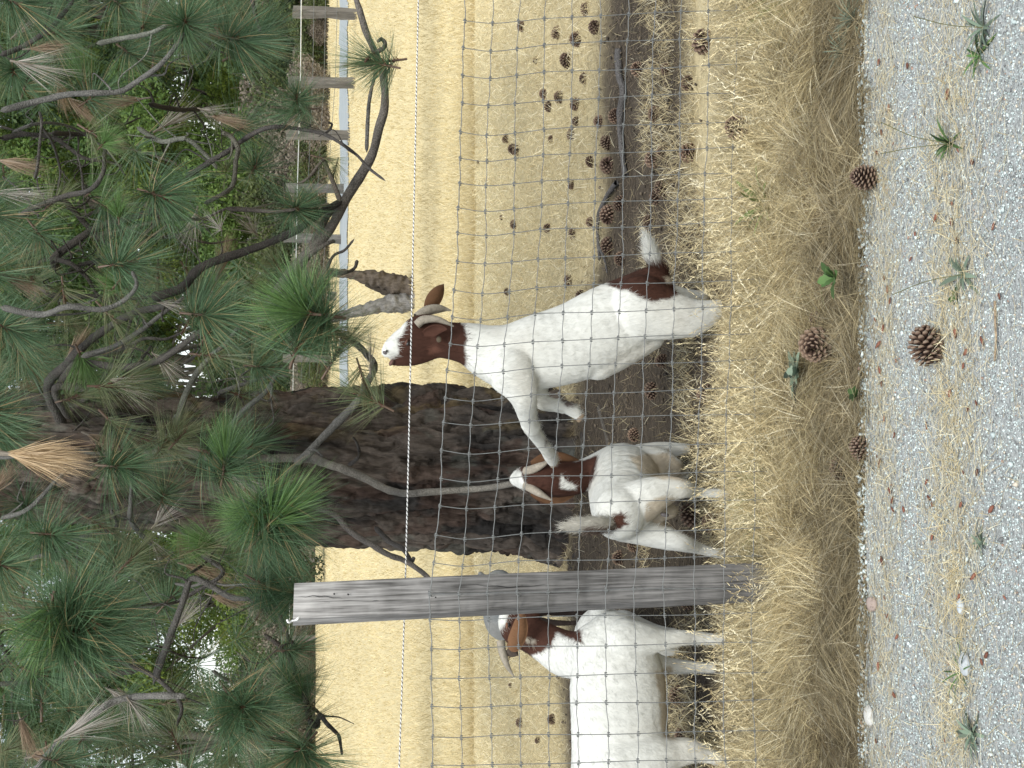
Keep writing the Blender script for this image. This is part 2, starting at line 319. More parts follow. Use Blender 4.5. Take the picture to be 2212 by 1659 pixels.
# ================================================================== WIRE FENCE
def on_fence(x, y, off=0.0):
    r = ray(x, y); return CAMP + r * ((4.54 + off) / (r.y - .133 * r.x))
fence = empty('wire_fence', on_fence(1687, 830), label='galvanised square mesh wire fence across the whole view in front of the goats', category='fence')
VY = [-30, 5 - 22, 45, 103, 163, 223, 285, 342, 396, 449, 503, 565, 627, 685, 743, 800, 860, 913, 972.5, 1034, 1093, 1156, 1216, 1283, 1338, 1401.5, 1465, 1526, 1592, 1653, 1714, 1775]
VY[0] = -72; VY[1] = -13; VY = [-72 - 60 * k for k in range(9, 0, -1)] + VY + [1775 + 62 * k for k in range(1, 8)]
NR = 13
def top_x(y): return float(np.interp(y, [-80, 0, 565, 800, 900, 1093, 1283, 1465, 1660, 1800], [1008, 1004.5, 987, 967, 958, 950, 929, 932.5, 935, 938]))
def row_x(k, y):
    step = float(np.interp(y, [0, 565, 1283, 1659], [58.6, 59.2, 63.2, 63.2])); base = float(np.interp(y, [0, 565, 1283, 1659], [1004.5, 987, 929, 935]))
    dip = (top_x(y) - base) * (max(0, 1 - k * .8))
    return base + dip + step * k + 2.2 * math.sin(y * .011 + k * 1.3) * (k > 0) + (1.2 * math.sin(y * .037 + k))
def col_y(j, k):
    y0 = VY[j]; d = float(np.interp(y0, [0, 850, 1000, 1660], [-19, -17, -11, -9])) * (k / 8)
    hop = (9 * math.exp(-((k - 1.2) / 1.2) ** 2) if y0 < 1283 else 3 * math.exp(-((k - 1) / 1) ** 2)) if k > 0 else 0
    return y0 + d + hop + 1.5 * math.sin(j * 2.1 + k * .9) * (k > 0)
NODE = [[None] * NR for _ in VY]
for j in range(len(VY)):
    for k in range(NR):
        y = col_y(j, k); NODE[j][k] = on_fence(row_x(k, y), y, .004 * math.sin(j * 1.7 + k))
rw = .00148
for k in range(NR):
    C = catmull([NODE[j][k] for j in range(len(VY))], 5); C[:, 1] -= .0012; ii = np.arange(len(C)); C[:, 2] += .0015 * np.sin(ii * 1.26 + k)
    V, F = tube_arrays(C, rw * (1.25 if k == 0 else 1), 6); adopt(link('horizontal_wire', np_mesh('horizontal_wire', V, F, smooth=True), M_WIRE), fence)
for j in range(len(VY)):
    C = catmull([NODE[j][k] for k in range(NR)], 6); C[:, 1] += .0015
    V, F = tube_arrays(C, rw * .92, 6); adopt(link('vertical_wire', np_mesh('vertical_wire', V, F, smooth=True), M_WIRE), fence)
def knot_arrays():
    out = []
    for s in (-1, 1):
        a = np.linspace(0, 2.2 * np.pi, 12); out.append(tube_arrays(np.stack([s * .0035 + a * 0 + s * a * .0003, np.cos(a) * .0029, np.sin(a) * .0029], 1), .0013, 5))
    out.append(tube_arrays(np.array([[0, -.0022, -.005], [0, -.0036, 0], [0, -.0022, .005]]), .0017, 5)); return join(out)
V, F = knot_arrays(); kme = np_mesh('wire_knot', V, F, smooth=True); rest = []
yaw = math.atan(.133)
for j in range(1, len(VY) - 1):
    for k in range(NR):
        p = NODE[j][k]
        if k < 10 and -20 < VY[j] < 1680:
            o = link('wire_knot', kme, M_WIRE); o.location = p; o.rotation_euler = (0, random.uniform(-.15, .15), yaw); o.scale = (1.25,) * 3; adopt(o, fence)
        else: rest.append((V + np.array(p)[None], F))
V2, F2 = join(rest); adopt(link('lower_wire_knots', np_mesh('lower_wire_knots', V2, F2), M_WIRE, kind='stuff'), fence)

# ---- fence post: squared weathered timber, slightly turned, behind the mesh
def wood_mat():
    m = bpy.data.materials.new('weathered_wood'); m.use_nodes = True; t = m.node_tree; N = t.nodes; L = t.links; b = N['Principled BSDF']; b.inputs['Roughness'].default_value = .9; b.inputs['Specular IOR Level'].default_value = .15
    tc = N.new('ShaderNodeTexCoord'); mp = N.new('ShaderNodeMapping'); mp.inputs['Scale'].default_value = (1, 1, .045); L.new(tc.outputs['Object'], mp.inputs[0])
    n0 = N.new('ShaderNodeTexNoise'); n0.inputs['Scale'].default_value = 7; n0.inputs['Detail'].default_value = 3; L.new(mp.outputs[0], n0.inputs[0])
    wv = N.new('ShaderNodeTexWave'); wv.wave_type = 'BANDS'; wv.bands_direction = 'X'; wv.inputs['Scale'].default_value = 16; wv.inputs['Distortion'].default_value = 16; wv.inputs['Detail'].default_value = 4; wv.inputs['Detail Scale'].default_value = 1.6; L.new(mp.outputs[0], wv.inputs[0])
    n1 = N.new('ShaderNodeTexNoise'); n1.inputs['Scale'].default_value = 210; n1.inputs['Detail'].default_value = 5; L.new(mp.outputs[0], n1.inputs[0])
    n2 = N.new('ShaderNodeTexNoise'); n2.inputs['Scale'].default_value = 9; n2.inputs['Detail'].default_value = 6; L.new(tc.outputs['Object'], n2.inputs[0])
    r = N.new('ShaderNodeValToRGB'); r.color_ramp.elements[0].color = (.05, .048, .045, 1); r.color_ramp.elements[1].color = (.27, .262, .25, 1); r.color_ramp.elements[0].position = .38; r.color_ramp.elements[1].position = .82
    a = N.new('ShaderNodeMath'); a.operation = 'MULTIPLY_ADD'; a.inputs[1].default_value = .16; L.new(wv.outputs['Fac'], a.inputs[0])
    a2 = N.new('ShaderNodeMath'); a2.operation = 'MULTIPLY_ADD'; a2.inputs[1].default_value = .55; L.new(n1.outputs['Fac'], a2.inputs[0]); 
    a3 = N.new('ShaderNodeMath'); a3.operation = 'MULTIPLY'; a3.inputs[1].default_value = .5; L.new(n2.outputs['Fac'], a3.inputs[0]); L.new(a3.outputs[0], a2.inputs[2]); L.new(a2.outputs[0], a.inputs[2]); L.new(a.outputs[0], r.inputs[0])
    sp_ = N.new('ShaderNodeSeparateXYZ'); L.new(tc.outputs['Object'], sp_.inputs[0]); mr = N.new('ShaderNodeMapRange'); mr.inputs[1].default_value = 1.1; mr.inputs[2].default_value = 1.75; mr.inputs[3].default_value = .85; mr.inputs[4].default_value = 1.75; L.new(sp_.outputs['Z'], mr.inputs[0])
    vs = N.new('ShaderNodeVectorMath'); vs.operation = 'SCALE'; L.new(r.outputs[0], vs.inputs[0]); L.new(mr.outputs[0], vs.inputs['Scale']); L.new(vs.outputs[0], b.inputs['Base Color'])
    bp = N.new('ShaderNodeBump'); bp.inputs['Strength'].default_value = .7; bp.inputs['Distance'].default_value = .004; L.new(a.outputs[0], bp.inputs['Height']); L.new(bp.outputs[0], b.inputs['Normal'])
    return m
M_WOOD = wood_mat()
def timber(name, base, top, wdt, dep, yaw, m, n=40, rough=.003, seed=0, topcut=0.0):
    """squared post with worn corners; base/top are centre points; object origin at its base."""
    base = Vector(base); ax = Vector(top) - base; L = ax.length; az = ax.normalized()
    fx = Vector((math.cos(yaw), math.sin(yaw), 0)); fy = az.cross(fx).normalized(); fx = fy.cross(az)
    prof = []
    for cx, cy, qa in ((1, -1, -90), (1, 1, 0), (-1, 1, 90), (-1, -1, 180)):
        for a in (10, 45, 80):
            r = .12; prof.append((cx * (1 - r) + r * math.cos(math.radians(qa + a)), cy * (1 - r) + r * math.sin(math.radians(qa + a))))
    fine = []
    for i in range(len(prof)):
        a, b = prof[i], prof[(i + 1) % len(prof)]; fine.append(a)
        if math.dist(a, b) > 1:
            for k in range(1, 6): fine.append((a[0] + (b[0] - a[0]) * k / 6, a[1] + (b[1] - a[1]) * k / 6))
    prof = np.array(fine); s = len(prof); V = []
    for i in range(n + 1):
        z = L * i / n; q = vn(np.arange(s) * 1.7 + seed * 31, np.full(s, z * 3.0)) - .5
        for j in range(s):
            px, py = prof[j][0] * wdt / 2, prof[j][1] * dep / 2; e = 1 + q[j] * rough * 2 / wdt * 2
            zz = z + (topcut * prof[j][0] * wdt / 2 if i == n else 0)
            V.append(tuple(fx * px * e + fy * py * e + az * zz))
    V.append(tuple(az * L)); F = []
    me = bpy.data.meshes.new(name)
    for i in range(n):
        for j in range(s): F.append((i * s + j, i * s + (j + 1) % s, (i + 1) * s + (j + 1) % s, (i + 1) * s + j))
    for j in range(s): F.append((n * s + j, n * s + (j + 1) % s, len(V) - 1))
    me.from_pydata([tuple(v) for v in V], [], F)
    o = link(name, me, m); o.location = base; return o
b = on_fence(1690, 1256, .085); tpt = on_fence(634, 1306, .085)
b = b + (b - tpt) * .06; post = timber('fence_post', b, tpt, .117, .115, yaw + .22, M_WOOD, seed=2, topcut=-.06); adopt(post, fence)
M_DARK = mat('nail_hole', (.02, .02, .02), rough=.9)
M_WHITE = mat('white_cord', (.75, .75, .72), rough=.7)
def dot(name, x, y, r, m, off=.0, par=None):
    p = on_fence(x, y, off); me = np_mesh(name, ICO_V * np.array([r, r * .35, r]), ICO_F); o = link(name, me, m); o.location = p; adopt(o, par or fence); return o
fo = .085 - .0585
for k_, (pts_, r_) in enumerate([([(700, 1301), (760, 1304), (820, 1298), (900, 1300)], .0016), ([(1010, 1262), (1100, 1268), (1190, 1262)], .0014), ([(1240, 1280), (1330, 1277), (1420, 1279), (1490, 1270)], .0015), ([(640, 1290), (690, 1288), (740, 1293)], .0013), ([(1080, 1300), (1200, 1292), (1300, 1288)], .0013)]):
    C = catmull([on_fence(x, y, fo + .0005) for x, y in pts_], 10); C[:, 0] += .0015 * np.sin(np.arange(len(C)) * 1.1); t_ = np.linspace(0, 1, len(C)); V, F = tube_arrays(C, r_ * (np.sin(np.pi * t_) * .9 + .1), 5); adopt(link('crack', np_mesh('crack', V, F), M_DARK), fence)
for x, y in [(722, 1283), (809, 1302), (849, 1301), (941, 1291), (752, 1284)]: dot('nail_hole', x, y, .0035, M_DARK, fo)
def staple(x, y):
    p = on_fence(x, y, fo - .008); a = np.linspace(0, np.pi, 8); C = np.stack([np.cos(a) * .009 - .002, -np.sin(a) * .010 + .006, np.sin(a * 2) * .002 + np.cos(a) * .004], 1)
    V, F = tube_arrays(C, .002, 6); o = link('staple', np_mesh('staple', V, F, smooth=True), M_WIRE); o.location = p; adopt(o, fence)
for x, y in [(929, 1282), (1119, 1281), (1310, 1270)]: staple(x, y)
# knotted end of cord at the top of the post
C = catmull([on_fence(648, 1330, fo), on_fence(641, 1338, fo - .01), on_fence(632, 1341, .06), on_fence(624, 1345, .05), on_fence(620, 1338, .05)], 5)
V, F = tube_arrays(C, .0035, 6, rough=.3); adopt(link('cord_stub', np_mesh('cord_stub', V, F), M_WHITE), fence)

# ---- twisted electric cord above the mesh
ends = [on_fence(905, -60, .16), on_fence(891, 600, .16), on_fence(876, 1241, .16), on_fence(861, 1700, .16)]
C0 = catmull(ends, 900); L = np.concatenate([[0], np.cumsum(np.linalg.norm(np.diff(C0, axis=0), axis=1))])
cord = empty('electric_cord', ends[1], label='black and white twisted cord strung level above the mesh fence', category='cord')
for nm, ph, m_ in (('white_strand', 0, M_WHITE), ('white_strand', 2.1, M_WHITE), ('black_strand', 4.2, mat('black_cord', (.03, .03, .035), rough=.6))):
    a = L * 2 * np.pi / .015 + ph; C = C0 + np.stack([0 * a, np.cos(a), np.sin(a)], 1) * .0014
    V, F = tube_arrays(C, .0013, 4); adopt(link(nm, np_mesh(nm, V, F, smooth=True), m_), cord)

# ---- far fence: pale posts and thin wires
FP = [(30, 772), (178, 767), (292, 756), (408, 744), (517, 738), (640, 727), (775, 716), (905, 708), (1040, 700), (1210, 692), (1378, 684), (1560, 676)]
ff = empty('pasture_fence', gnd(738, 517), label='far fence of weathered grey posts and thin wires beyond the golden field', category='fence')
M_WOODF = mat('silvered_wood', (.15, .14, .125), rough=.9, noise=(14, .6, 1.3), bump=(30, .6, .01), stretch=(1, 1, .15))
fpts = []
for i, (y, xb) in enumerate(FP):
    g = gnd(xb, y); wd = random.uniform(.15, .20); hgt = random.uniform(1.38, 1.6); fpts.append(g)
    o = timber('fence_post', g, g + Vector((random.uniform(-.06, .06), 0, hgt)), wd, wd * .9, random.random(), M_WOODF, n=8, rough=.02, seed=i, topcut=random.uniform(-.2, .2)); adopt(o, ff)
M_TAPE = mat('pale_wire', (.62, .63, .6), rough=.6)
for k, hh in enumerate((1.22, .95, .7, .45)):
    C = np.array([[p.x, p.y - .16, hh] for p in [fpts[0] + (fpts[0] - fpts[1])] + fpts])
    V, F = tube_arrays(C, .013 if k == 0 else .006, 5); adopt(link('fence_wire', np_mesh('fence_wire', V, F), M_TAPE if k == 0 else M_WIRE), ff)

# ================================================================== PINE TREE
BR = (.135, .125, .11)
def trunk_obj():
    Yt = 8.4
    ctr = [(1285, 1035, 330), (1262, 1030, 235), (1235, 1027, 200), (1180, 1020, 177), (1100, 1012, 166), (1000, 1010, 161), (850, 1008, 159), (700, 1008, 156), (600, 1008, 150), (450, 1002, 142), (300, 996, 134), (150, 990, 126), (0, 985, 118), (-300, 975, 100), (-800, 960, 70)]
    P = np.array([[*at(x, y, Yt), r * pxm(at(x, y, Yt))] for x, y, r in ctr]); P[0, 2] = -.12; P[1, 2] = .0
    C = catmull(P, 44); n = len(C); s = 300; a = np.linspace(0, 2 * np.pi, s, endpoint=False)
    z = C[:, 2][:, None] * np.ones((1, s)); A = np.broadcast_to(a, (n, s)); R = C[:, 3][:, None]
    cx, cy = np.cos(A), np.sin(A)
    # warped, vertically drawn-out fissure pattern
    wx = (fbm(cx * 2.2 + 3, cy * 2.2, z * 1.6) - .5); u, v, q = cx * 3.8 + wx * 1.6, cy * 3.8 + wx * 1.6, z * 1.0 + wx
    f1 = np.abs(fbm(u * 1.5, v * 1.5, q * 1.3, 3) - .5) * 2; f2 = np.abs(fbm(u * 4.2 + 9, v * 4.2, q * 4.5, 3) - .5) * 2
    plate = np.clip(f1 * 3.2, 0, 1) ** .7; pl2 = np.clip(f2 * 3.0, 0, 1) ** .8
    flake = fbm(u * 12, v * 12, q * 16, 2)
    d = .085 * (plate - .6) + .038 * (pl2 - .6) + .014 * (flake - .5) + .09 * (fbm(cx * 1.2 + 8, cy * 1.2, z * .9) - .5) + .05 * (fbm(cx * 2, cy * 2, z * 5, 2) - .5)
    RR = R + d
    V = np.stack([C[:, 0][:, None] + RR * cx, C[:, 1][:, None] + RR * cy, z], -1).reshape(-1, 3)
    i = (np.arange(n - 1) * s)[:, None]; j = np.arange(s)[None]; j2 = (j + 1) % s
    F = np.stack([i + j, i + j2, i + s + j2, i + s + j], -1).reshape(-1, 4)
    t = fbm(cx * 3 + 1, cy * 3, z * 2).ravel(); c = lerp3((.032, .03, .028), (.10, .083, .068), sstep(.35, .65, t))
    red = sstep(.56, .66, fbm(cx * 4 + 20, cy * 4, z * 3).ravel()); c = c * (1 - .4 * red[:, None]) + np.array((.085, .048, .034)) * .4 * red[:, None]
    li = sstep(.58, .68, fbm(cx * 7 + 40, cy * 7, z * 5).ravel()) * sstep(.1, .8, cx.ravel()); c = c * (1 - .4 * li[:, None]) + np.array((.17, .125, .05)) * .4 * li[:, None]
    gr = sstep(.60, .7, fbm(cx * 6 + 60, cy * 6, z * 6).ravel()); c = c * (1 - .4 * gr[:, None]) + np.array((.12, .13, .11)) * .4 * gr[:, None]
    return np_mesh('trunk', V, F, c, smooth=True)
pine = empty('pine_tree', (at(1235, 1027, 8.4).x, 8.4, 0), label='large pine with furrowed dark trunk and long-needled boughs hanging over the goats', category='tree')
adopt(link('trunk', trunk_obj(), M_BARK), pine)

# needle tuft variants, pointing along +Z
def tuft_mesh(kind, seed):
    rng = np.random.default_rng(seed); n = {'green': 400, 'bright': 300, 'dead': 170, 'tan': 190, 'grey': 60, 'thin': 170}[kind]
    half = {'green': 1.65, 'bright': .95, 'dead': .42, 'tan': .42, 'grey': .5, 'thin': 1.2}[kind]
    ph = rng.uniform(0, 2 * np.pi, n); th = half * rng.random(n) ** (.62 if kind == 'green' else .7)
    D = np.stack([np.sin(th) * np.cos(ph), np.sin(th) * np.sin(ph), np.cos(th)], 1)
    stem = {'green': .11, 'bright': .05, 'dead': .03, 'tan': .03, 'grey': .05, 'thin': .12}[kind]
    P = np.stack([D[:, 0] * .007, D[:, 1] * .007, -stem * (th / half) + rng.uniform(-.02, .01, n)], 1)
    L = rng.uniform(.17, .27, n) * (1.0 if kind != 'bright' else .95); W = rng.uniform(.0016, .0026, n)
    # fascicles: bundle needles in twos and threes around a shared direction
    D = unit(D[(np.arange(n) // 3) * 3] * 1.0 + rng.normal(size=(n, 3)) * .06 + 0 * D)
    P = P[(np.arange(n) // 3) * 3]
    bend = rng.normal(size=(n, 3)) * .07 + np.array([0, 0, .12 if kind == 'green' else 0])
    if kind in ('tan', 'dead'): bend += -D * [1, 1, 0] * .55 + rng.normal(size=(n, 3)) * .07; L *= rng.uniform(.75, 1.05, n)
    t = rng.random(n)
    c = {'green': lerp3((.045, .10, .045), (.115, .195, .095), t), 'bright': lerp3((.08, .165, .04), (.15, .255, .085), t), 'tan': lerp3((.34, .23, .12), (.58, .44, .26), t), 'dead': lerp3((.20, .14, .09), (.32, .24, .155), t),
         'grey': lerp3((.28, .25, .21), (.42, .39, .34), t), 'thin': lerp3((.09, .14, .06), (.20, .20, .10), t)}[kind]
    if kind == 'green': k = rng.random(n) < .07; c[k] = (.33, .25, .12)
    V, F = ribbons(P, D, L, W, bend, 3); parts = [(V, F)]; cc = [rep(c, 8)]
    if kind in ('green', 'bright', 'thin'):          # red-brown shoot with bud scales
        m = 34; a = np.arange(m) * 2.4; z = np.linspace(-stem - .02, .018, m); d = unit(np.stack([np.cos(a), np.sin(a), np.full(m, .9)], 1))
        V, F = ribbons(np.stack([np.cos(a) * .004, np.sin(a) * .004, z], 1), d, np.full(m, .019), np.full(m, .006), d * 0, 2); parts.append((V, F)); cc.append(rep(lerp3((.09, .035, .022), (.17, .075, .045), rng.random(m)), 6))
        V, F = tube_arrays(np.array([[0, 0, -stem - .06], [0, 0, -stem], [0, 0, 0], [0, 0, .02]]), np.array([.006, .0062, .0055, .001]), 6); parts.append((V, F)); cc.append(np.tile((.11, .07, .045), (len(V), 1)))
    else:
        V, F = tube_arrays(np.array([[0, 0, -.08], [0, 0, -.03], [0, 0, .015]]), np.array([.005, .006, .003]), 6); parts.append((V, F)); cc.append(np.tile((.2, .17, .13), (len(V), 1)))
    V, F = join(parts); me = np_mesh('needle_tuft', V, F, np.vstack(cc)); me.materials.append(M_NEEDLE); return me
TUFT = {k: [tuft_mesh(k, s * 7 + i) for s in range(nv)] for i, (k, nv) in enumerate((('green', 6), ('bright', 4), ('dead', 2), ('tan', 2), ('grey', 3), ('thin', 3)))}
BRANCH = []
def branch(pts, r0, r1, Y0, Y1, tone=BR, twigs=0, seed=0, name='branch'):
    """pts: photo points from thick to thin end; Y0..Y1 distance along it."""
    n = len(pts); W = [at(x, y, Y0 + (Y1 - Y0) * i / (n - 1) + .05 * math.sin(i * 1.9 + seed)) for i, (x, y) in enumerate(pts)]
    C = catmull(W, 10); m = len(C); k = pxm(W[0]); t = np.linspace(0, 1, m)
    R = (r0 + (r1 - r0) * t) * k * .76 * (1 + .10 * np.sin(t * 40 + seed) * .5)
    if r1 < 3.5: R[-3:] *= np.array([.85, .6, .2])
    R = np.array(R); R[0] *= .05; R[1] *= .8; R[-2] *= .85; R[-1] *= .05
    V, F = tube_arrays(C, R, 9, rough=.14, seed=seed); parts = [(V, F)]
    rng = random.Random(seed * 3 + 1)
    for _ in range(twigs):
        i = rng.randrange(2, m - 2); d = Vector((rng.gauss(0, 1), rng.gauss(0, .6), rng.gauss(0, 1))).normalized(); L = rng.uniform(.08, .3)
        p = Vector(C[i]); q = [p, p + d * L * .4, p + d * L * .8 + Vector((rng.gauss(0, .03), rng.gauss(0, .03), rng.gauss(.02, .04))), p + d * L + Vector((rng.gauss(0, .06), 0, rng.gauss(.05, .05)))]
        V, F = tube_arrays(catmull(q, 5), np.linspace(min(R[i] * .5, .008), .002, 16), 6, rough=.2, seed=_); parts.append((V, F))
    V, F = join(parts); org = Vector(C[0])
    c = lerp3(np.array(tone) * .34, np.array(tone) * .82, fbm(V[:, 0] * 25, V[:, 1] * 25, V[:, 2] * 25))
    o = link(name, np_mesh(name, V - np.array(org)[None], F, c, smooth=True), M_TWIG); o.location = org - pine.location; o.parent = pine
    BRANCH.append((o, org, C)); return o
def tuft(kind, x, y, Y, dx, dy, size=1.0, dY=0.0, par=None):
    """kind, photo place, distance, pointing direction in the photo plane (dx down, dy left), dY away."""
    p = at(x, y, Y); d = (DWN * dx - RGT * dy + FWD * dY)
    if d.length < 1e-6: d = -FWD
    d.normalize(); q = d.to_track_quat('Z', 'Y') @ Quaternion((0, 0, 1), random.uniform(0, 6.28))
    if par is None:
        best = min(BRANCH, key=lambda b: min((Vector(c) - p).length for c in b[2][::4])); par, org = best[0], best[1]
    else: par, org = par
    me = random.choice(TUFT[kind]); o = link('needle_tuft', me, None); o.parent = par
    o.location = p - org; o.rotation_mode = 'QUATERNION'; o.rotation_quaternion = q; s = size * random.uniform(.92, 1.08); o.scale = (s, s, s * random.uniform(.95, 1.1)); return o
GREY = (.21, .205, .185); DK = (.07, .062, .052); LICH = (.27, .28, .23)
B = branch
# thick limbs by and in front of the trunk
B([(140, 930), (104, 837), (146, 785), (194, 736), (243, 701), (295, 674), (347, 663), (358, 655)], 15, 7, 8.1, 6.9, BR, 3, 1)
B([(120, 850), (163, 788), (250, 792), (312, 788), (358, 771), (434, 715), (476, 687)], 12, 6, 7.9, 6.6, BR, 4, 2)
B([(150, 905), (121, 837), (208, 840), (278, 812), (347, 774), (400, 740), (445, 722)], 12, 5, 8.0, 7.2, BR, 5, 3)
B([(375, 960), (375, 951), (392, 878), (417, 819), (451, 774), (486, 743), (520, 700)], 11, 5, 7.6, 6.9, LICH, 4, 4)
B([(470, 960), (521, 892), (573, 847), (597, 809), (610, 790)], 9, 4, 7.7, 6.9, GREY, 2, 5)
B([(174, 771), (243, 750), (302, 715), (351, 677), (400, 640)], 9, 5, 7.3, 7.0, GREY, 2, 6)
B([(0, 663), (87, 680), (146, 663), (222, 668), (271, 646), (295, 615), (285, 585)], 10, 5, 6.4, 6.1, GREY, 1, 7)
B([(300, 985), (380, 975), (500, 990), (660, 990), (700, 1000), (746, 1015), (788, 1033), (836, 1057), (880, 1066), (955, 1061), (1050, 1054), (1122, 1042)], 14, 7, 7.7, 5.95, (.27, .25, .21), 0, 8)
B([(640, 1000), (663, 982), (684, 958), (723, 917), (770, 869), (794, 825), (809, 792), (794, 768), (768, 743), (722, 715), (694, 687), (642, 670)], 12, 7, 7.0, 5.9, GREY, 1, 9)
B([(752, 1006), (772, 990), (776, 976), (770, 955), (761, 943)], 6, 3, 7.3, 7.2, (.12, .11, .1), 0, 10)
B([(640, 1080), (720, 1110), (760, 1150), (806, 1179), (841, 1199), (880, 1214), (930, 1250)], 10, 7, 7.4, 7.0, (.20, .18, .16), 0, 11)
B([(809, 1137), (841, 1170), (870, 1185), (888, 1212), (895, 1203)], 8, 5, 7.5, 7.1, (.13, .12, .11), 0, 12)
B([(620, 1120), (600, 1090), (590, 1076), (555, 1055), (503, 1017), (490, 986)], 9, 6, 6.6, 6.2, GREY, 0, 13)
B([(660, 985), (610, 1040), (590, 1076)], 10, 8, 7.2, 6.6, GREY, 0, 14)
B([(281, 1124), (283, 1070), (285, 1035), (286, 1012)], 6, 5, 6.6, 6.5, GREY, 0, 15)
B([(300, 990), (290, 1060), (283, 1124), (330, 1180)], 9, 6, 7.6, 6.6, GREY, 1, 16)
# right of the trunk
B([(330, 640), (351, 638), (395, 620), (420, 590), (451, 569), (555, 534), (635, 500), (690, 461), (739, 434)], 14, 9, 7.4, 6.6, DK, 1, 17)
B([(560, 700), (600, 630), (638, 576), (707, 503), (749, 427), (798, 347), (819, 278), (831, 226), (827, 156), (812, 118), (791, 69), (770, 0), (745, -70)], 17, 7, 6.9, 6.2, (.24, .215, .185), 0, 18)
B([(605, 665), (652, 572), (680, 520), (705, 470), (735, 435)], 13, 9, 6.9, 6.7, (.20, .18, .155), 0, 19)
B([(792, 330), (795, 250), (800, 205), (815, 140), (812, 110)], 6, 4, 6.4, 6.3, GREY, 0, 20)
B([(400, 385), (451, 351), (493, 326), (521, 305), (555, 285), (590, 274), (642, 278), (694, 288), (729, 305), (768, 333), (798, 364), (834, 392)], 8, 3.4, 6.8, 6.3, (.12, .11, .1), 3, 21)
B([(700, 290), (712, 280), (717, 268), (708, 265)], 4, 3, 6.5, 6.5, DK, 0, 22)
B([(735, 435), (722, 400), (706, 360), (700, 345), (665, 385), (640, 398)], 8, 3, 6.6, 6.5, (.19, .16, .13), 0, 23)
B([(0, 240), (69, 222), (139, 205), (194, 201), (257, 198), (295, 177), (347, 139), (382, 97), (399, 70)], 10, 6, 6.6, 6.1, GREY, 2, 24)
B([(208, 94), (264, 83), (310, 75), (347, 62), (395, 30)], 8, 5, 6.6, 6.3, LICH, 1, 25)
B([(479, 285), (500, 296), (514, 320), (510, 347), (503, 399), (479, 420), (440, 440)], 7, 6, 6.6, 6.8, (.2, .19, .15), 1, 26)
B([(121, 580), (121, 555), (174, 514), (222, 486), (278, 472), (330, 458), (390, 450)], 13, 7, 7.8, 7.4, DK, 4, 27)
B([(120, 420), (149, 444), (194, 493), (222, 517), (250, 540)], 8, 7, 7.8, 7.7, DK, 4, 28)
B([(40, 470), (69, 451), (139, 424), (194, 410), (222, 375), (226, 333), (232, 310)], 9, 5, 7.2, 6.6, BR, 3, 29)
B([(75, 385), (80, 368), (85, 320), (90, 264), (85, 240)], 5, 4, 6.7, 6.7, BR, 1, 30)
B([(485, 450), (555, 455), (600, 457), (640, 452)], 7, 4, 6.8, 6.5, (.14, .12, .1), 2, 31)
B([(295, 274), (347, 305), (400, 300), (440, 330), (470, 365)], 8, 5, 7.3, 7.2, LICH, 6, 32)
B([(640, 600), (660, 560), (700, 530), (725, 520)], 8, 5, 6.8, 6.6, (.17, .15, .13), 0, 33)
B([(690, 640), (715, 560), (745, 540), (766, 515)], 5, 3, 6.9, 6.7, (.2, .18, .16), 0, 34)
B([(705, 585), (740, 590), (765, 580), (772, 562)], 5, 5, 6.9, 6.8, (.16, .14, .12), 0, 35)
B([(0, 300), (60, 290), (120, 300), (180, 340), (240, 350)], 8, 4, 7.6, 7.4, DK, 5, 36)
B([(0, 120), (50, 100), (110, 60), (160, 0)], 8, 6, 6.8, 6.7, BR, 3, 37)
B([(580, 120), (560, 60), (545, 0), (540, -60)], 5, 6, 6.6, 6.7, BR, 0, 38)
B([(820, 110), (800, 120), (788, 135)], 5, 4, 6.2, 6.2, (.18, .1, .07), 0, 39)
B([(812, 112), (826, 106), (832, 95), (824, 84), (816, 90)], 7, 5, 6.2, 6.2, (.18, .15, .12), 0, 40)
# left of the trunk
B([(403, 1503), (347, 1503), (295, 1505), (250, 1514), (208, 1538), (167, 1569), (128, 1604), (87, 1652), (60, 1700)][::-1], 11, 9, 6.3, 6.0, (.30, .29, .265), 0, 41)
B([(720, 1780), (665, 1700), (662, 1650), (668, 1600), (664, 1530), (640, 1450), (610, 1400), (570, 1370)], 11, 7, 6.2, 6.5, (.12, .10, .085), 3, 42)
B([(668, 1555), (684, 1569), (690, 1545), (708, 1565), (722, 1578), (733, 1593), (739, 1632)], 9, 4, 6.2, 6.15, (.1, .09, .08), 0, 43)
B([(260, 1430), (330, 1460), (390, 1520), (380, 1570)], 7, 5, 6.9, 6.7, BR, 5, 44)
B([(60, 1210), (120, 1190), (180, 1160), (250, 1140), (240, 1100)], 8, 5, 6.9, 6.7, GREY, 3, 45)
B([(0, 1120), (60, 1100), (120, 1040), (150, 1010)], 7, 5, 6.9, 6.8, GREY, 1, 46)
B([(330, 1480), (395, 1300), (420, 1250), (500, 1290), (560, 1290), (590, 1285)], 10, 7, 6.6, 6.2, (.16, .15, .135), 3, 47)
B([(30, 1340), (100, 1342), (150, 1346), (195, 1352)], 7, 8, 5.6, 5.55, (.22, .1, .06), 0, 48)
B([(590, 1280), (620, 1370), (640, 1400)], 7, 5, 6.3, 6.4, (.2, .17, .15), 1, 49)
B([(-60, 1480), (40, 1475), (95, 1465)], 8, 6, 6.3, 6.2, BR, 2, 50)
B([(380, 1130), (440, 1200), (480, 1240), (380, 1300)], 8, 5, 7.0, 6.7, (.14, .13, .12), 3, 51)
B([(-40, 990), (20, 988), (50, 983)], 6, 5, 5.9, 5.85, GREY, 0, 52)
B([(60, 1470), (190, 1460), (300, 1450)], 6, 8, 7.4, 7.2, DK, 8, 53)
B([(560, 1115), (600, 1118), (626, 1122)], 8, 9, 5.95, 6.0, (.2, .09, .06), 0, 54)
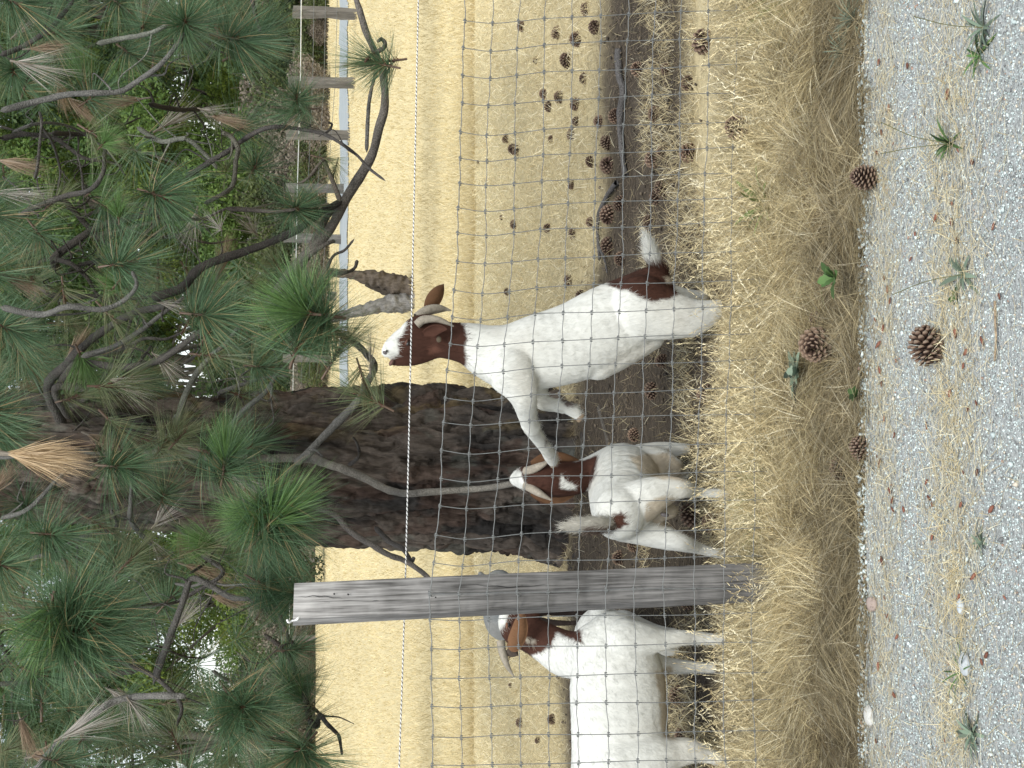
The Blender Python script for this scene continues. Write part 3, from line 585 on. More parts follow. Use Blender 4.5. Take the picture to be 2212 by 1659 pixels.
B([(500, 1540), (560, 1590), (640, 1600)], 7, 8, 6.0, 6.2, (.15, .12, .1), 0, 55)
# needle tufts that stand out in the photograph: kind, x, y, distance, dx, dy, size, away
for a in [('green', 402, 42, 6.1, .35, 0, 1.1, -1), ('green', 420, 60, 6.3, 1, .2, 1.0, -.2), ('green', 530, 88, 6.3, 1, .25, 1.15, -.3), ('green', 545, 95, 6.5, .8, -.5, 1.0, .1), ('green', 362, 428, 6.5, .9, .3, 1.15, -.5),
          ('green', 370, 440, 6.8, .6, .9, 1.0, 0), ('bright', 228, 305, 6.5, .6, -.4, .7, -.5), ('thin', 228, 305, 6.6, 1, .6, .9, -.2), ('green', 290, 565, 6.2, .8, -.1, 1, -.2), ('green', 290, 568, 6.4, .6, -.8, .9, .2),
          ('bright', 255, 455, 6.6, 0, -1, .6, -.3), ('green', 255, 460, 6.8, 1, .5, .9, 0), ('green', 640, 205, 6.4, .1, -.3, .7, -1), ('green', 625, 240, 6.6, -1, .1, .8, 0), ('green', 646, 448, 6.5, .4, 0, .8, -.6), ('green', 650, 455, 6.6, -.8, .2, .75, 0),
          ('thin', 465, 250, 6.6, .2, 0, .5, -1), ('dead', 470, 255, 6.6, 1, .25, .7, 0), ('dead', 78, 104, 6.6, 1, -.1, .8, 0), ('grey', 62, 139, 6.5, 1, .2, 1.1, 0), ('green', 59, 17, 6.5, .8, .4, 1.1, -.2), ('thin', 795, 138, 6.2, -1, .15, .85, -.1),
          ('green', 798, 134, 6.2, -.9, -.2, .75, .1), ('thin', 712, 345, 6.5, .7, .2, .55, -.3), ('thin', 720, 380, 6.6, -.2, .9, .6, -.3), ('green', 640, 672, 5.9, -.75, -.1, 1.25, -.3), ('bright', 632, 674, 5.85, -1, -.1, 1.1, -.1), ('bright', 650, 650, 5.9, -.2, -1, 1.1, .1),
          ('green', 660, 690, 6.0, .3, -1, 1.15, .1), ('green', 690, 700, 6.0, .9, -.6, .9, .3), ('thin', 720, 715, 6.0, .9, .4, 1, -.2), ('thin', 745, 735, 6.0, .5, -.8, 1, -.2), ('thin', 775, 850, 6.2, -.8, -.4, .9, 0), ('thin', 790, 835, 6.2, .3, 1, .8, .2), ('grey', 800, 780, 6.1, 0, -1, .8, 0),
          ('green', 476, 684, 6.4, 1, .1, 1.1, -.2), ('green', 470, 690, 6.6, .5, -.8, .9, .2), ('thin', 479, 771, 6.7, 1, .1, .9, -.1), ('green', 585, 795, 6.9, .9, .1, .8, 0), ('green', 490, 979, 6.2, .2, -.9, 1.0, -.2), ('bright', 486, 975, 6.2, .1, -1, .85, -.1), ('green', 494, 985, 6.3, 1, .2, 1, 0),
          ('green', -10, 890, 6.2, 1, .1, 1.05, -.1), ('green', -10, 900, 6.3, .7, -.6, 1.0, .1), ('tan', 42, 983, 5.8, 1, .12, 1.35, -.05), ('tan', 40, 985, 5.85, 1, .25, 1.25, .05), ('tan', 44, 982, 5.8, 1, 0, 1.3, -.1), ('green', 285, 1010, 6.5, 1, .05, 1.1, -.2), ('green', 280, 1015, 6.6, .3, .8, .8, .2),
          ('bright', 562, 1113, 5.95, -1, -.15, 1.0, -.1), ('bright', 560, 1118, 6.0, -.8, .55, .95, 0), ('green', 603, 1118, 5.95, .8, -.8, 1.25, -.1), ('bright', 606, 1105, 5.9, .7, -.75, 1.1, 0), ('green', 606, 1128, 5.95, .8, .7, 1.2, -.1), ('green', 610, 1120, 6.0, 1, .2, 1.1, .1), ('green', 600, 1140, 6.0, .3, 1, 1.1, 0), ('green', 560, 1125, 6.0, -.9, .2, .9, -.1),
          ('green', 134, 1156, 6.4, .8, 0, 1.05, -.4), ('green', 130, 1160, 6.5, .4, -.8, .85, 0), ('green', 31, 1229, 6.5, .9, .2, .95, -.3), ('green', 100, 1341, 5.55, -.7, .3, 1.15, -.2), ('bright', 100, 1345, 5.5, -.2, 1, 1.1, -.2), ('green', 195, 1350, 5.5, .8, -.5, 1.4, -.2), ('green', 195, 1352, 5.5, .8, .5, 1.4, -.3), ('green', 190, 1345, 5.6, .3, -1, 1.3, 0), ('green', 190, 1358, 5.6, .2, 1, 1.3, 0), ('green', 120, 1345, 5.6, -.2, -1, 1.1, 0), ('green', 200, 1352, 5.6, 1, 0, 1.35, .1),
          ('bright', 444, 1173, 6.5, -.8, -.2, .85, -.2), ('thin', 450, 1178, 6.5, .8, -.3, .8, 0), ('thin', 300, 1190, 6.6, .6, -.6, 1, 0), ('green', 590, 1274, 6.1, -.9, -.2, 1, -.1), ('green', 598, 1280, 6.1, .9, .5, .9, 0), ('green', 596, 1272, 6.15, .6, -.9, .95, 0), ('green', 94, 1461, 6.2, .8, .2, 1.1, -.3), ('green', 90, 1465, 6.3, 0, -1, 1, 0),
          ('green', 524, 1531, 5.9, .2, 0, 1.15, -1), ('green', 530, 1535, 6.0, .8, -.4, 1.1, 0), ('green', 525, 1540, 6.0, .6, .8, 1.1, 0), ('green', 515, 1525, 6.0, -.7, -.5, 1.0, 0), ('thin', 371, 1583, 6.5, -.1, -.6, .8, -.5), ('green', 153, 1652, 6.1, .9, .2, 1, -.1), ('green', 639, 1489, 6.4, -.6, -.6, .9, 0), ('green', 655, 1470, 6.4, .9, -.2, .75, 0), ('green', 650, 1400, 6.4, .8, -.1, .8, 0), ('bright', 640, 1500, 6.4, -.5, -.9, .7, 0),
          ('green', 690, 1650, 6.1, .4, .2, 1, -.1), ('green', 620, 1650, 6.1, -.3, .3, 1.1, -.2), ('thin', 660, 1560, 6.3, .9, -.4, .9, 0), ('grey', 160, 1580, 6.1, 1, -.5, 1.1, 0), ('grey', 290, 1530, 6.1, .2, .3, .8, 0), ('grey', 358, 657, 6.9, 1, .2, .55, 0), ('grey', 260, 830, 7.0, 1, .5, .9, 0), ('grey', 347, 780, 7.1, .8, .8, .8, 0),
          ('dead', 15, 350, 6.8, 1, .2, .9, 0), ('grey', 10, 420, 6.6, 1, .1, 1.0, 0), ('green', 10, 470, 6.6, 1, .2, 1.0, 0), ('dead', 240, 290, 7.0, .8, .8, .5, 0), ('grey', 450, 240, 6.9, .7, .2, .7, 0), ('dead', 20, 600, 6.6, 1, .5, .8, 0), ('green', 0, 590, 6.5, 1, .0, 1, 0), ('green', 300, 130, 6.8, .7, .5, .7, .1), ('grey', 250, 1500, 6.2, .9, .6, .7, 0),
          ('bright', 255, 615, 6.5, -.6, -.3, .6, -.4), ('thin', 262, 645, 6.6, .6, .5, .8, 0), ('green', 40, 720, 6.9, .9, .4, 1, 0), ('green', 700, 610, 6.3, .9, -.5, .6, 0), ('dead', 470, 1290, 6.7, .9, .3, .8, .1), ('thin', 245, 1150, 6.7, .9, .5, 1, 0)]:
    tuft(*a)
# the rest of the boughs: sprays further back and out of frame, so that the crown holds together from the side
rr = random.Random(11); cnt = 0
DENS = lambda x, y: (x < 560 and y > 1050) or (x < 420 and y > 620 and y < 1050) or (x < 560 and y < 660)
while cnt < 160:
    x = rr.uniform(-160, 640); y = rr.uniform(-120, 1780)
    if 560 < x and not (1200 < y or y < 620): continue
    if 90 < x < 520 and 60 < y < 600 and rr.random() < .6: continue
    if 560 < x and rr.random() < .55: continue
    if 180 < x < 420 and 1380 < y < 1480: continue
    if y < 620 and x > 590: continue
    k = rr.choices(['green', 'thin', 'grey', 'dead', 'bright'], [6, 3.2, 1.6, 1.1, .4])[0]
    Y = rr.uniform(7.0, 9.3) if not 830 < y < 1180 else rr.uniform(6.8, 7.6)
    tuft(k, x, y, Y, rr.uniform(-.2, 1), rr.uniform(-.9, .9), rr.uniform(.85, 1.2), rr.uniform(-.7, .5)); cnt += 1
def tuft_mass():
    Vs, Fs, Cs, off = [], [], [], 0; rg = random.Random(5); k_ = 0
    while k_ < 150:
        x = rg.uniform(-120, 600); y = rg.uniform(-80, 1740)
        if 560 < x and not 1200 < y: continue
        if 180 < x < 420 and 1380 < y < 1470: continue
        if 150 < x < 560 and 100 < y < 600 and rg.random() < .8: continue
        if y < 620 and x > 560: continue
        kd = rg.choices(['green', 'thin', 'dead'], [5, 3, 1.6])[0]; me = TUFT[kd][0]; V = np.empty(len(me.vertices) * 3, np.float32); me.vertices.foreach_get('co', V); V = V.reshape(-1, 3)
        F = np.empty(len(me.polygons) * 4, np.int32); me.polygons.foreach_get('vertices', F); F = F.reshape(-1, 4); c = np.empty(len(me.vertices) * 4, np.float32); me.color_attributes['tone'].data.foreach_get('color', c); c = c.reshape(-1, 4)[:, :3]
        nk = (min(150, len(V) // 10)); V, F, c = V[:nk * 8], F[:nk * 3], c[:nk * 8]
        d = (DWN * rg.uniform(-.3, 1) + RGT * rg.uniform(-.9, .9) + FWD * rg.uniform(-.8, .6)).normalized(); M_ = np.array(d.to_track_quat('Z', 'Y').to_matrix()); p = at(x, y, rg.uniform(8.6, 10.5)); V = (V * rg.uniform(1.1, 1.5)) @ M_.T + np.array(p)
        Vs.append(V); Fs.append(F + off); Cs.append(c); off += len(V); k_ += 1
    V = np.vstack(Vs); org = np.array(pine.location); link('needle_mass', np_mesh('needle_mass', V - org, np.vstack(Fs), np.vstack(Cs)), M_NEEDLE, pine, kind='stuff')
tuft_mass()
for s in range(34):                                  # tangle of fine dead boughs behind
    x, y = rr.uniform(-40, 560), rr.uniform(-40, 1700)
    if y < 620 and x > 380: x -= 200
    if 860 < y < 1160 and s % 2: y += 350
    a = rr.uniform(-.8, .8); L = rr.uniform(160, 330); pts = [(x, y)]
    for _ in range(5): a += rr.uniform(-.5, .5); x += math.cos(a) * L / 5; y += math.sin(a) * L / 5 * (1 if s % 2 else -1); pts.append((x, y))
    if pts[-1][0] > 640: continue
    branch(pts, rr.uniform(4, 9), 2.5, rr.uniform(7.3, 9.0), rr.uniform(7.3, 9.3), rr.choice([BR, DK, GREY]), 5, 100 + s)

# ================================================================== BACKGROUND TREES, each a thing
def leafy(kind, seed, h, rad, n, leaf, cols):
    rng = np.random.default_rng(seed); nb = 46
    bc = np.stack([rng.uniform(-1, 1, nb) * rad, rng.uniform(-1, 1, nb) * rad * .8, h * (.12 + .86 * rng.random(nb))], 1)
    k = 1 - .55 * np.abs(bc[:, 2] / h - .5) * 2; bc[:, :2] *= k[:, None]; br = rng.uniform(.14, .30, nb) * rad
    w_ = rng.integers(0, nb, n); d = unit(rng.normal(size=(n, 3))); P = bc[w_] + d * (br[w_] * rng.random(n) ** .35)[:, None] * [1.25, 1.1, .85]
    P = P[fbm(P[:, 0] * .9 + seed, P[:, 1] * .9, P[:, 2] * .9, 3) > .27]; n = len(P)
    a = unit(rng.normal(size=(n, 3))); b = unit(np.cross(a, rng.normal(size=(n, 3)))); s = leaf * rng.uniform(.6, 1.3, n)[:, None]
    V = np.stack([P - a * s, P - b * s * .5, P + a * s, P + b * s * .5], 1).reshape(-1, 3); F = np.arange(4 * n).reshape(-1, 4)
    t = fbm(P[:, 0] * .6, P[:, 1] * .6, P[:, 2] * .6, 2); c = lerp3(cols[0], cols[1], np.clip((t - .3) * 2.2 + rng.normal(0, .18, n), 0, 1))
    me = np_mesh('crown', V, F, rep(c, 4)); me.materials.append(M_LEAF)
    parts = []; top = np.array([0, 0, h * .7]); C = catmull([(0, 0, -.2), (rng.normal(0, .15), 0, h * .2), (rng.normal(0, .3), rng.normal(0, .3), h * .45), top], 8)
    parts.append(tube_arrays(C, np.linspace(rad * .06, rad * .018, len(C)), 10, .2, seed))
    for i in range(0, nb, 2):
        s0 = C[rng.integers(6, 20)]; parts.append(tube_arrays(catmull([s0, (s0 + bc[i]) / 2 + rng.normal(0, .3, 3) * [1, 1, .5], bc[i]], 6), np.linspace(rad * .018, rad * .005, 13), 6, .2, i))
    V, F = join(parts); mt = np_mesh('trunk', V, F, np.tile((.10, .09, .075), (len(V), 1)), smooth=True); mt.materials.append(M_TWIG); return me, mt
YG = ((.085, .145, .035), (.25, .33, .06)); DG = ((.03, .06, .022), (.085, .13, .04)); MG = ((.055, .11, .03), (.15, .23, .055))
TV = {'yellow': leafy('y', 3, 14, 4.6, 56000, .085, YG), 'dark': leafy('d', 4, 15, 4.4, 56000, .085, DG), 'mid': leafy('m', 5, 14, 4.8, 56000, .085, MG)}
LB = {'yellow': 'yellow-green broadleaf tree behind the far fence', 'dark': 'dark green tree behind the far fence', 'mid': 'mid green broadleaf tree behind the far fence'}
PLACE = ['furthest right in the view', 'right of the long hanging bough', 'above the right bough fork', 'right of the pine trunk', 'behind the pine trunk', 'left of the pine trunk', 'above the near fence post', 'furthest left in the view', 'in the second row at the right', 'in the second row near the middle', 'in the second row at the left', 'in the second row just right of the trunk', 'in the back row at the right', 'in the back row at the left']
TR = [('dark', 60, 46, 1.0), ('yellow', 250, 50, 1.02), ('mid', 430, 47, .95), ('yellow', 620, 52, 1.0), ('dark', 830, 49, 1.0), ('mid', 1080, 50, 1.0), ('yellow', 1290, 53, 1.0), ('dark', 1600, 50, .9), ('mid', 150, 62, 1.15), ('yellow', 480, 66, 1.2), ('mid', 1200, 64, 1.2), ('dark', 790, 62, 1.2), ('dark', 340, 74, 1.22), ('dark', 1500, 72, 1.05)]
for i, (k, y, Y, s) in enumerate(TR):
    q_ = 1.5 if y > 1000 else 1.22; Y *= q_; s *= q_ * .97
    p = at(700, y, Y); o = empty('broadleaf_tree', (p.x, Y, 0), label=f'{LB[k]}, {PLACE[i]}', category='tree', group='broadleaf trees behind the far fence')
    for nm, me in zip(('crown', 'trunk'), TV[k]):
        c = link(nm, me, None, o)
    o.scale = (s, s, s); o.rotation_euler = (0, 0, i * 1.3)
# undergrowth in front of them
def bushmesh(seed, cols, n=9000, leaf=.05):
    rng = np.random.default_rng(seed); nb = 12; bc = np.stack([rng.uniform(-1.3, 1.3, nb), rng.uniform(-.6, .6, nb), rng.uniform(.2, 1.5, nb)], 1); w_ = rng.integers(0, nb, n)
    P = bc[w_] + unit(rng.normal(size=(n, 3))) * (rng.random(n) ** .4 * .55)[:, None]; P[:, 2] = np.abs(P[:, 2]); a = unit(rng.normal(size=(n, 3))); b = unit(np.cross(a, rng.normal(size=(n, 3)))); s = leaf * rng.uniform(.6, 1.4, n)[:, None]
    V = np.stack([P - a * s, P - b * s * .45, P + a * s, P + b * s * .45], 1).reshape(-1, 3); c = lerp3(cols[0], cols[1], rng.random(n))
    parts = [(V, np.arange(4 * n).reshape(-1, 4))]; cc = [rep(c, 4)]
    for i in range(30):
        e = np.array([rng.uniform(-1.5, 1.5), rng.uniform(-.6, .6), rng.uniform(.8, 2.2)]); v, f = tube_arrays(catmull([(e[0] * .4, 0, 0), e * [.7, .7, .5], e], 4), np.linspace(.018, .005, 9), 5); parts.append((v, f)); cc.append(np.tile((.16, .135, .11), (len(v), 1)))
    V, F = join(parts); m = np_mesh('undergrowth', V, F, np.vstack(cc)); m.materials.append(M_LEAF); return m
BM = [bushmesh(1, ((.03, .045, .025), (.09, .11, .05))), bushmesh(2, ((.15, .125, .10), (.34, .29, .22))), bushmesh(3, ((.05, .07, .03), (.13, .16, .05)))]
BL = ['dark green shrub under the far trees', 'bare brown brush under the far trees', 'dull green shrub under the far trees']
for i in range(34):
    k = i % 3; y = -90 + i * 57 + rr.uniform(-20, 20); Y = rr.uniform(67, 71) if y > 1120 else rr.uniform(51, 54); p = at(700, y, Y)
    o = link('shrub', BM[k], None); o.location = (p.x, Y, 0); s = rr.uniform(.9, 1.5) * Y / 46; o.scale = (s * 1.1, s, s); o.rotation_euler = (0, 0, rr.uniform(-.5, .5) + (3.14 if i % 2 else 0))
    o['label'] = BL[k] + ', ' + ORD[i // 3] + ' from the right'; o['category'] = 'shrub'; o['group'] = ('dark shrubs', 'bare brown brush', 'dull green shrubs')[k] + ' under the far trees'

for i in range(38):
    k = (1, 1, 2)[i % 3]; y = -110 + i * 51 + rr.uniform(-16, 16); Y = rr.uniform(63, 66) if y > 1120 else rr.uniform(46, 50); p = at(700, y, Y)
    o = link('low_brush', BM[k], None); o.location = (p.x, Y, 0); s = rr.uniform(.35, .75) * Y / 46; o.scale = (s * 1.7, s, s); o.rotation_euler = (0, 0, rr.uniform(-.5, .5) + (3.14 if i % 2 else 0))
    nm = ('', 'low brown brush', 'low green brush')[k]; BC = globals().setdefault('BCN', {}); BC[k] = BC.get(k, 0) + 1; hf = 'right' if i < 19 else 'left'; BC[hf + str(k)] = BC.get(hf + str(k), 0) + 1
    o['label'] = f"{nm} at the far edge of the field, {ORD[BC[hf + str(k)] - 1]} in the {hf} half"; o['category'] = 'brush'; o['group'] = nm + ' along the far edge of the field'
# ---- weathered forked stump standing in the pasture behind the rearing goat
st = empty('forked_stump', gnd(893, 640), label='weathered grey forked dead trunk standing in the field behind the rearing goat', category='stump')
Ys = gnd(893, 640).y
def stem(nm, pts, Y0, tone, seed):
    W = [(*at(x, y, Y0), r * pxm(at(x, y, Y0))) for x, y, r in pts]; C = catmull(W, 12); V, F = tube_arrays(C[:, :3], C[:, 3], 22, rough=.3, seed=seed)
    g = fbm(V[:, 0] * 30, V[:, 1] * 30, V[:, 2] * 4); c = lerp3(np.array(tone) * .6, np.array(tone) * 1.5, g)
    adopt(link(nm, np_mesh(nm, V, F, c, smooth=True), M_BARK), st)
stem('stem', [(900, 624, 30), (885, 623, 26), (850, 612, 22), (815, 603, 17), (780, 597, 12), (740, 590, 10), (700, 588, 9), (650, 583, 7)], Ys, (.085, .07, .055), 1)
stem('stem', [(900, 640, 20), (870, 636, 16), (840, 628, 12), (810, 620, 8), (790, 612, 5)], Ys + .1, (.06, .05, .04), 2)
stem('stem', [(900, 652, 20), (885, 654, 19), (850, 655, 18), (815, 661, 15), (770, 673, 12), (730, 684, 9), (690, 697, 7)], Ys - .1, (.15, .145, .135), 3)

# ================================================================== GOATS
import bmesh
_b = bmesh.new(); bmesh.ops.create_icosphere(_b, subdivisions=3, radius=1); SPH_V = np.array([v.co[:] for v in _b.verts]); SPH_F = np.array([[v.index for v in f.verts] for f in _b.faces]); _b.free()
def to_px(P):                                       # inverse of at(): photo coordinates of places
    d = P - np.array(CAMP); z = d @ np.array(FWD); return CX + FPX * (d @ np.array(DWN)) / z, CY - FPX * (d @ np.array(RGT)) / z
def body_mesh(name, chains, voxel=.007, smooth=4):
    parts = []
    for ch in chains:
        df = ch[0]; pts = [(*at(x, y, Y), r * pxm(at(x, y, Y))) for x, y, Y, r in ch[1:]]
        C = catmull(pts, 8) if len(pts) > 2 else np.linspace(pts[0], pts[1], 10)
        acc = 1e9; last = None
        for q in C:
            if last is None or np.linalg.norm(q[:3] - last[:3]) > .16 * q[3]:
                parts.append((SPH_V * q[3] * np.array([1, df, 1]) + q[:3], SPH_F)); last = q
    V, F = join(parts); me = np_mesh(name, V, F); o = bpy.data.objects.new('work', me); COL.objects.link(o)
    m = o.modifiers.new('r', 'REMESH'); m.mode = 'VOXEL'; m.voxel_size = voxel
    s = o.modifiers.new('s', 'SMOOTH'); s.iterations = smooth; s.factor = .6
    out = bpy.data.meshes.new_from_object(o.evaluated_get(bpy.context.evaluated_depsgraph_get())); out.name = name
    bpy.data.objects.remove(o); out.polygons.foreach_set('use_smooth', np.ones(len(out.polygons), bool)); return out
def inpoly(x, y, poly):
    r = np.zeros(len(x), bool); n = len(poly)
    for i in range(n):
        (x1, y1), (x2, y2) = poly[i], poly[i - 1]
        c = ((y1 > y) != (y2 > y)) & (x < (x2 - x1) * (y - y1) / (y2 - y1 + 1e-9) + x1); r ^= c
    return r
def soft_poly(px, py, poly, jx=4):
    s = 0
    for k in range(6):
        a = k * 1.047; s = s + inpoly(px + jx * .6 * math.cos(a), py + jx * .6 * math.sin(a), poly)
    return s / 6.0
WHITE = np.array((.63, .635, .585)); CREAM = np.array((.50, .44, .34)); BROWN = np.array((.052, .024, .0165)); TAN = np.array((.20, .105, .055)); GREYC = np.array((.25, .265, .26))
def coat(me, Yb, base, patches, seed=0, jag=3.6):
    n = len(me.vertices); P = np.empty(n * 3, np.float32); me.vertices.foreach_get('co', P); P = P.reshape(-1, 3).astype(float)
    Q = P.copy(); Q[:, 1] = Yb if Yb else P[:, 1]; px, py = to_px(Q)
    px = px + jag * 2 * (fbm(P[:, 0] * 28 + seed, P[:, 1] * 28, P[:, 2] * 28) - .5) * 2; py = py + jag * 2 * (fbm(P[:, 0] * 28 + 50 + seed, P[:, 1] * 28, P[:, 2] * 28) - .5) * 2
    c = np.tile(base, (n, 1)) * (.93 + .12 * fbm(P[:, 0] * 9, P[:, 1] * 9, P[:, 2] * 9))[:, None]
    dirt = sstep(.5, .75, fbm(P[:, 0] * 5 + 30, P[:, 1] * 5, P[:, 2] * 5)); c = c * (1 - .22 * dirt[:, None]) + CREAM * .22 * dirt[:, None]
    for colr, poly in patches:
        w_ = soft_poly(px, py, poly)[:, None]; t = (.75 + .55 * fbm(P[:, 0] * 14, P[:, 1] * 14, P[:, 2] * 14))[:, None]
        c = c * (1 - w_) + np.asarray(colr) * t * w_
    set_col(me, c); return P, c
def hair(me, c, n, L, flow, seed, par, W=.0015, lift=.2):
    """short coat: fine strands lying along the body"""
    rng = np.random.default_rng(seed); me.calc_loop_triangles(); T = np.empty(len(me.loop_triangles) * 3, np.int32); me.loop_triangles.foreach_get('vertices', T); T = T.reshape(-1, 3)
    P = np.empty(len(me.vertices) * 3, np.float32); me.vertices.foreach_get('co', P); P = P.reshape(-1, 3)
    A, B_, Cc = P[T[:, 0]], P[T[:, 1]], P[T[:, 2]]; N = np.cross(B_ - A, Cc - A); ar = np.linalg.norm(N, axis=1); pick = rng.choice(len(T), n, p=ar / ar.sum())
    u, v = rng.random(n), rng.random(n); k = u + v > 1; u[k], v[k] = 1 - u[k], 1 - v[k]
    p = A[pick] + (B_ - A)[pick] * u[:, None] + (Cc - A)[pick] * v[:, None]; nn = N[pick] / (ar[pick][:, None] + 1e-12)
    f = np.array(flow, float)[None] + rng.normal(size=(n, 3)) * .28 + (np.stack([fbm(p[:, 0] * 8, p[:, 1] * 8, p[:, 2] * 8 + q) for q in (0, 9, 20)], 1) - .5) * 1.2
    f = unit(f - (f * nn).sum(1)[:, None] * nn); D = unit(f + nn * lift * rng.uniform(.3, 1.6, n)[:, None])
    cc = c[T[pick, 0]] * rng.uniform(.82, 1.08, n)[:, None] * np.where(rng.random(n) < .2, 1, 1)[:, None]
    V, F = ribbons(p - nn * .001, D, L * rng.uniform(.5, 1.2, n), np.full(n, W), f * .1 - nn * .2, 2, side=nn)
    o = link('coat_hair', np_mesh('coat_hair', V, F, rep(cc, 6)), M_HAIR, par, kind='stuff'); return o
def ear(name, pts, Yb, width, colr, dY=0.0, cup=.35, par=None, flip=1):
    """leaf-shaped ear along photo points base..tip; width in photo units"""
    n = len(pts); P = [at(x, y, Yb + dY * i / (n - 1)) for i, (x, y) in enumerate(pts)]; C = catmull(P, 7); m = len(C); k = pxm(P[0]); t = np.linspace(0, 1, m)
    T = np.gradient(C, axis=0); T /= np.linalg.norm(T, axis=1)[:, None]; S = np.cross(T, [0, 1, .15]); S /= np.linalg.norm(S, axis=1)[:, None]; N = np.cross(S, T)
    wd = width * k * .5 * np.sin(np.pi * np.clip(t * .9 + .12, 0, 1)) ** .75; nn = 8; V = []
    for off in (-1, 1):
        for i in range(m):
            for j in range(nn):
                s = j / (nn - 1) * 2 - 1; V.append(C[i] + S[i] * wd[i] * s + N[i] * flip * (cup * wd[i] * (s * s - .5)) + N[i] * off * .0025 * (1 - s * s * .8))
    V = np.array(V); F = []
    for h in (0, 1):
        for i in range(m - 1):
            for j in range(nn - 1):
                a = h * m * nn + i * nn + j; q = [a, a + 1, a + nn + 1, a + nn]; F.append(q if h else q[::-1])
    for i in range(m - 1):
        for j in (0, nn - 1):
            a = i * nn + j; F.append([a, a + nn, a + nn + m * nn, a + m * nn])
    c = np.tile(colr, (len(V), 1)) * (.8 + .4 * fbm(V[:, 0] * 40, V[:, 1] * 40, V[:, 2] * 40))[:, None]
    o = link(name, np_mesh(name, V, np.array(F), c, smooth=True), M_COAT); adopt(o, par); return o
def horn(pts, par, m_=None):
    P = [(*at(x, y, Y), r * pxm(at(x, y, Y))) for x, y, Y, r in pts]; C = catmull(P, 14); t = np.arange(len(C)); R = C[:, 3] * (1 + .07 * np.sin(t * 1.9) * (1 - t / len(C)))
    V, F = tube_arrays(C[:, :3], np.maximum(R, .0008), 12); o = link('horn', np_mesh('horn', V, F, smooth=True), m_ or M_HORN); adopt(o, par); return o
def ball(name, x, y, Y, r, m_, par, sc=(1, 1, 1), rot=0.0):
    p = at(x, y, Y); k = r * pxm(p); me = np_mesh(name, SPH_V * k * np.array(sc), SPH_F, smooth=True); o = link(name, me, m_); o.location = p; o.rotation_euler = (0, rot, 0); adopt(o, par); return o
def hoof(x, y, Y, r, par, rot=0.0):
    p = at(x, y, Y); k = r * pxm(p)
    for s in (-1, 1):
        V = SPH_V * np.array([1.25, .5, .95]) * k; V[:, 2] = np.maximum(V[:, 2], -.35 * k); V[:, 1] += s * .5 * k
        o = link('hoof', np_mesh('hoof', V, SPH_F, smooth=True), M_HOOF); o.location = p; o.rotation_euler = (0, rot, 0); adopt(o, par)
def tail(chain, Yc, par, cols, n=700, L=.05, flow=None, seed=0):
    me = body_mesh('tail', chain, .005, 4); V = np.empty(len(me.vertices) * 3, np.float32); me.vertices.foreach_get('co', V); V = V.reshape(-1, 3).astype(float); px, py = to_px(V)
    c = cols(px, py, V); set_col(me, c); o = link('tail', me, M_COAT); adopt(o, par); h = hair(me, c, n, L, flow, seed, None, .0013, .35); h.parent = o; return o

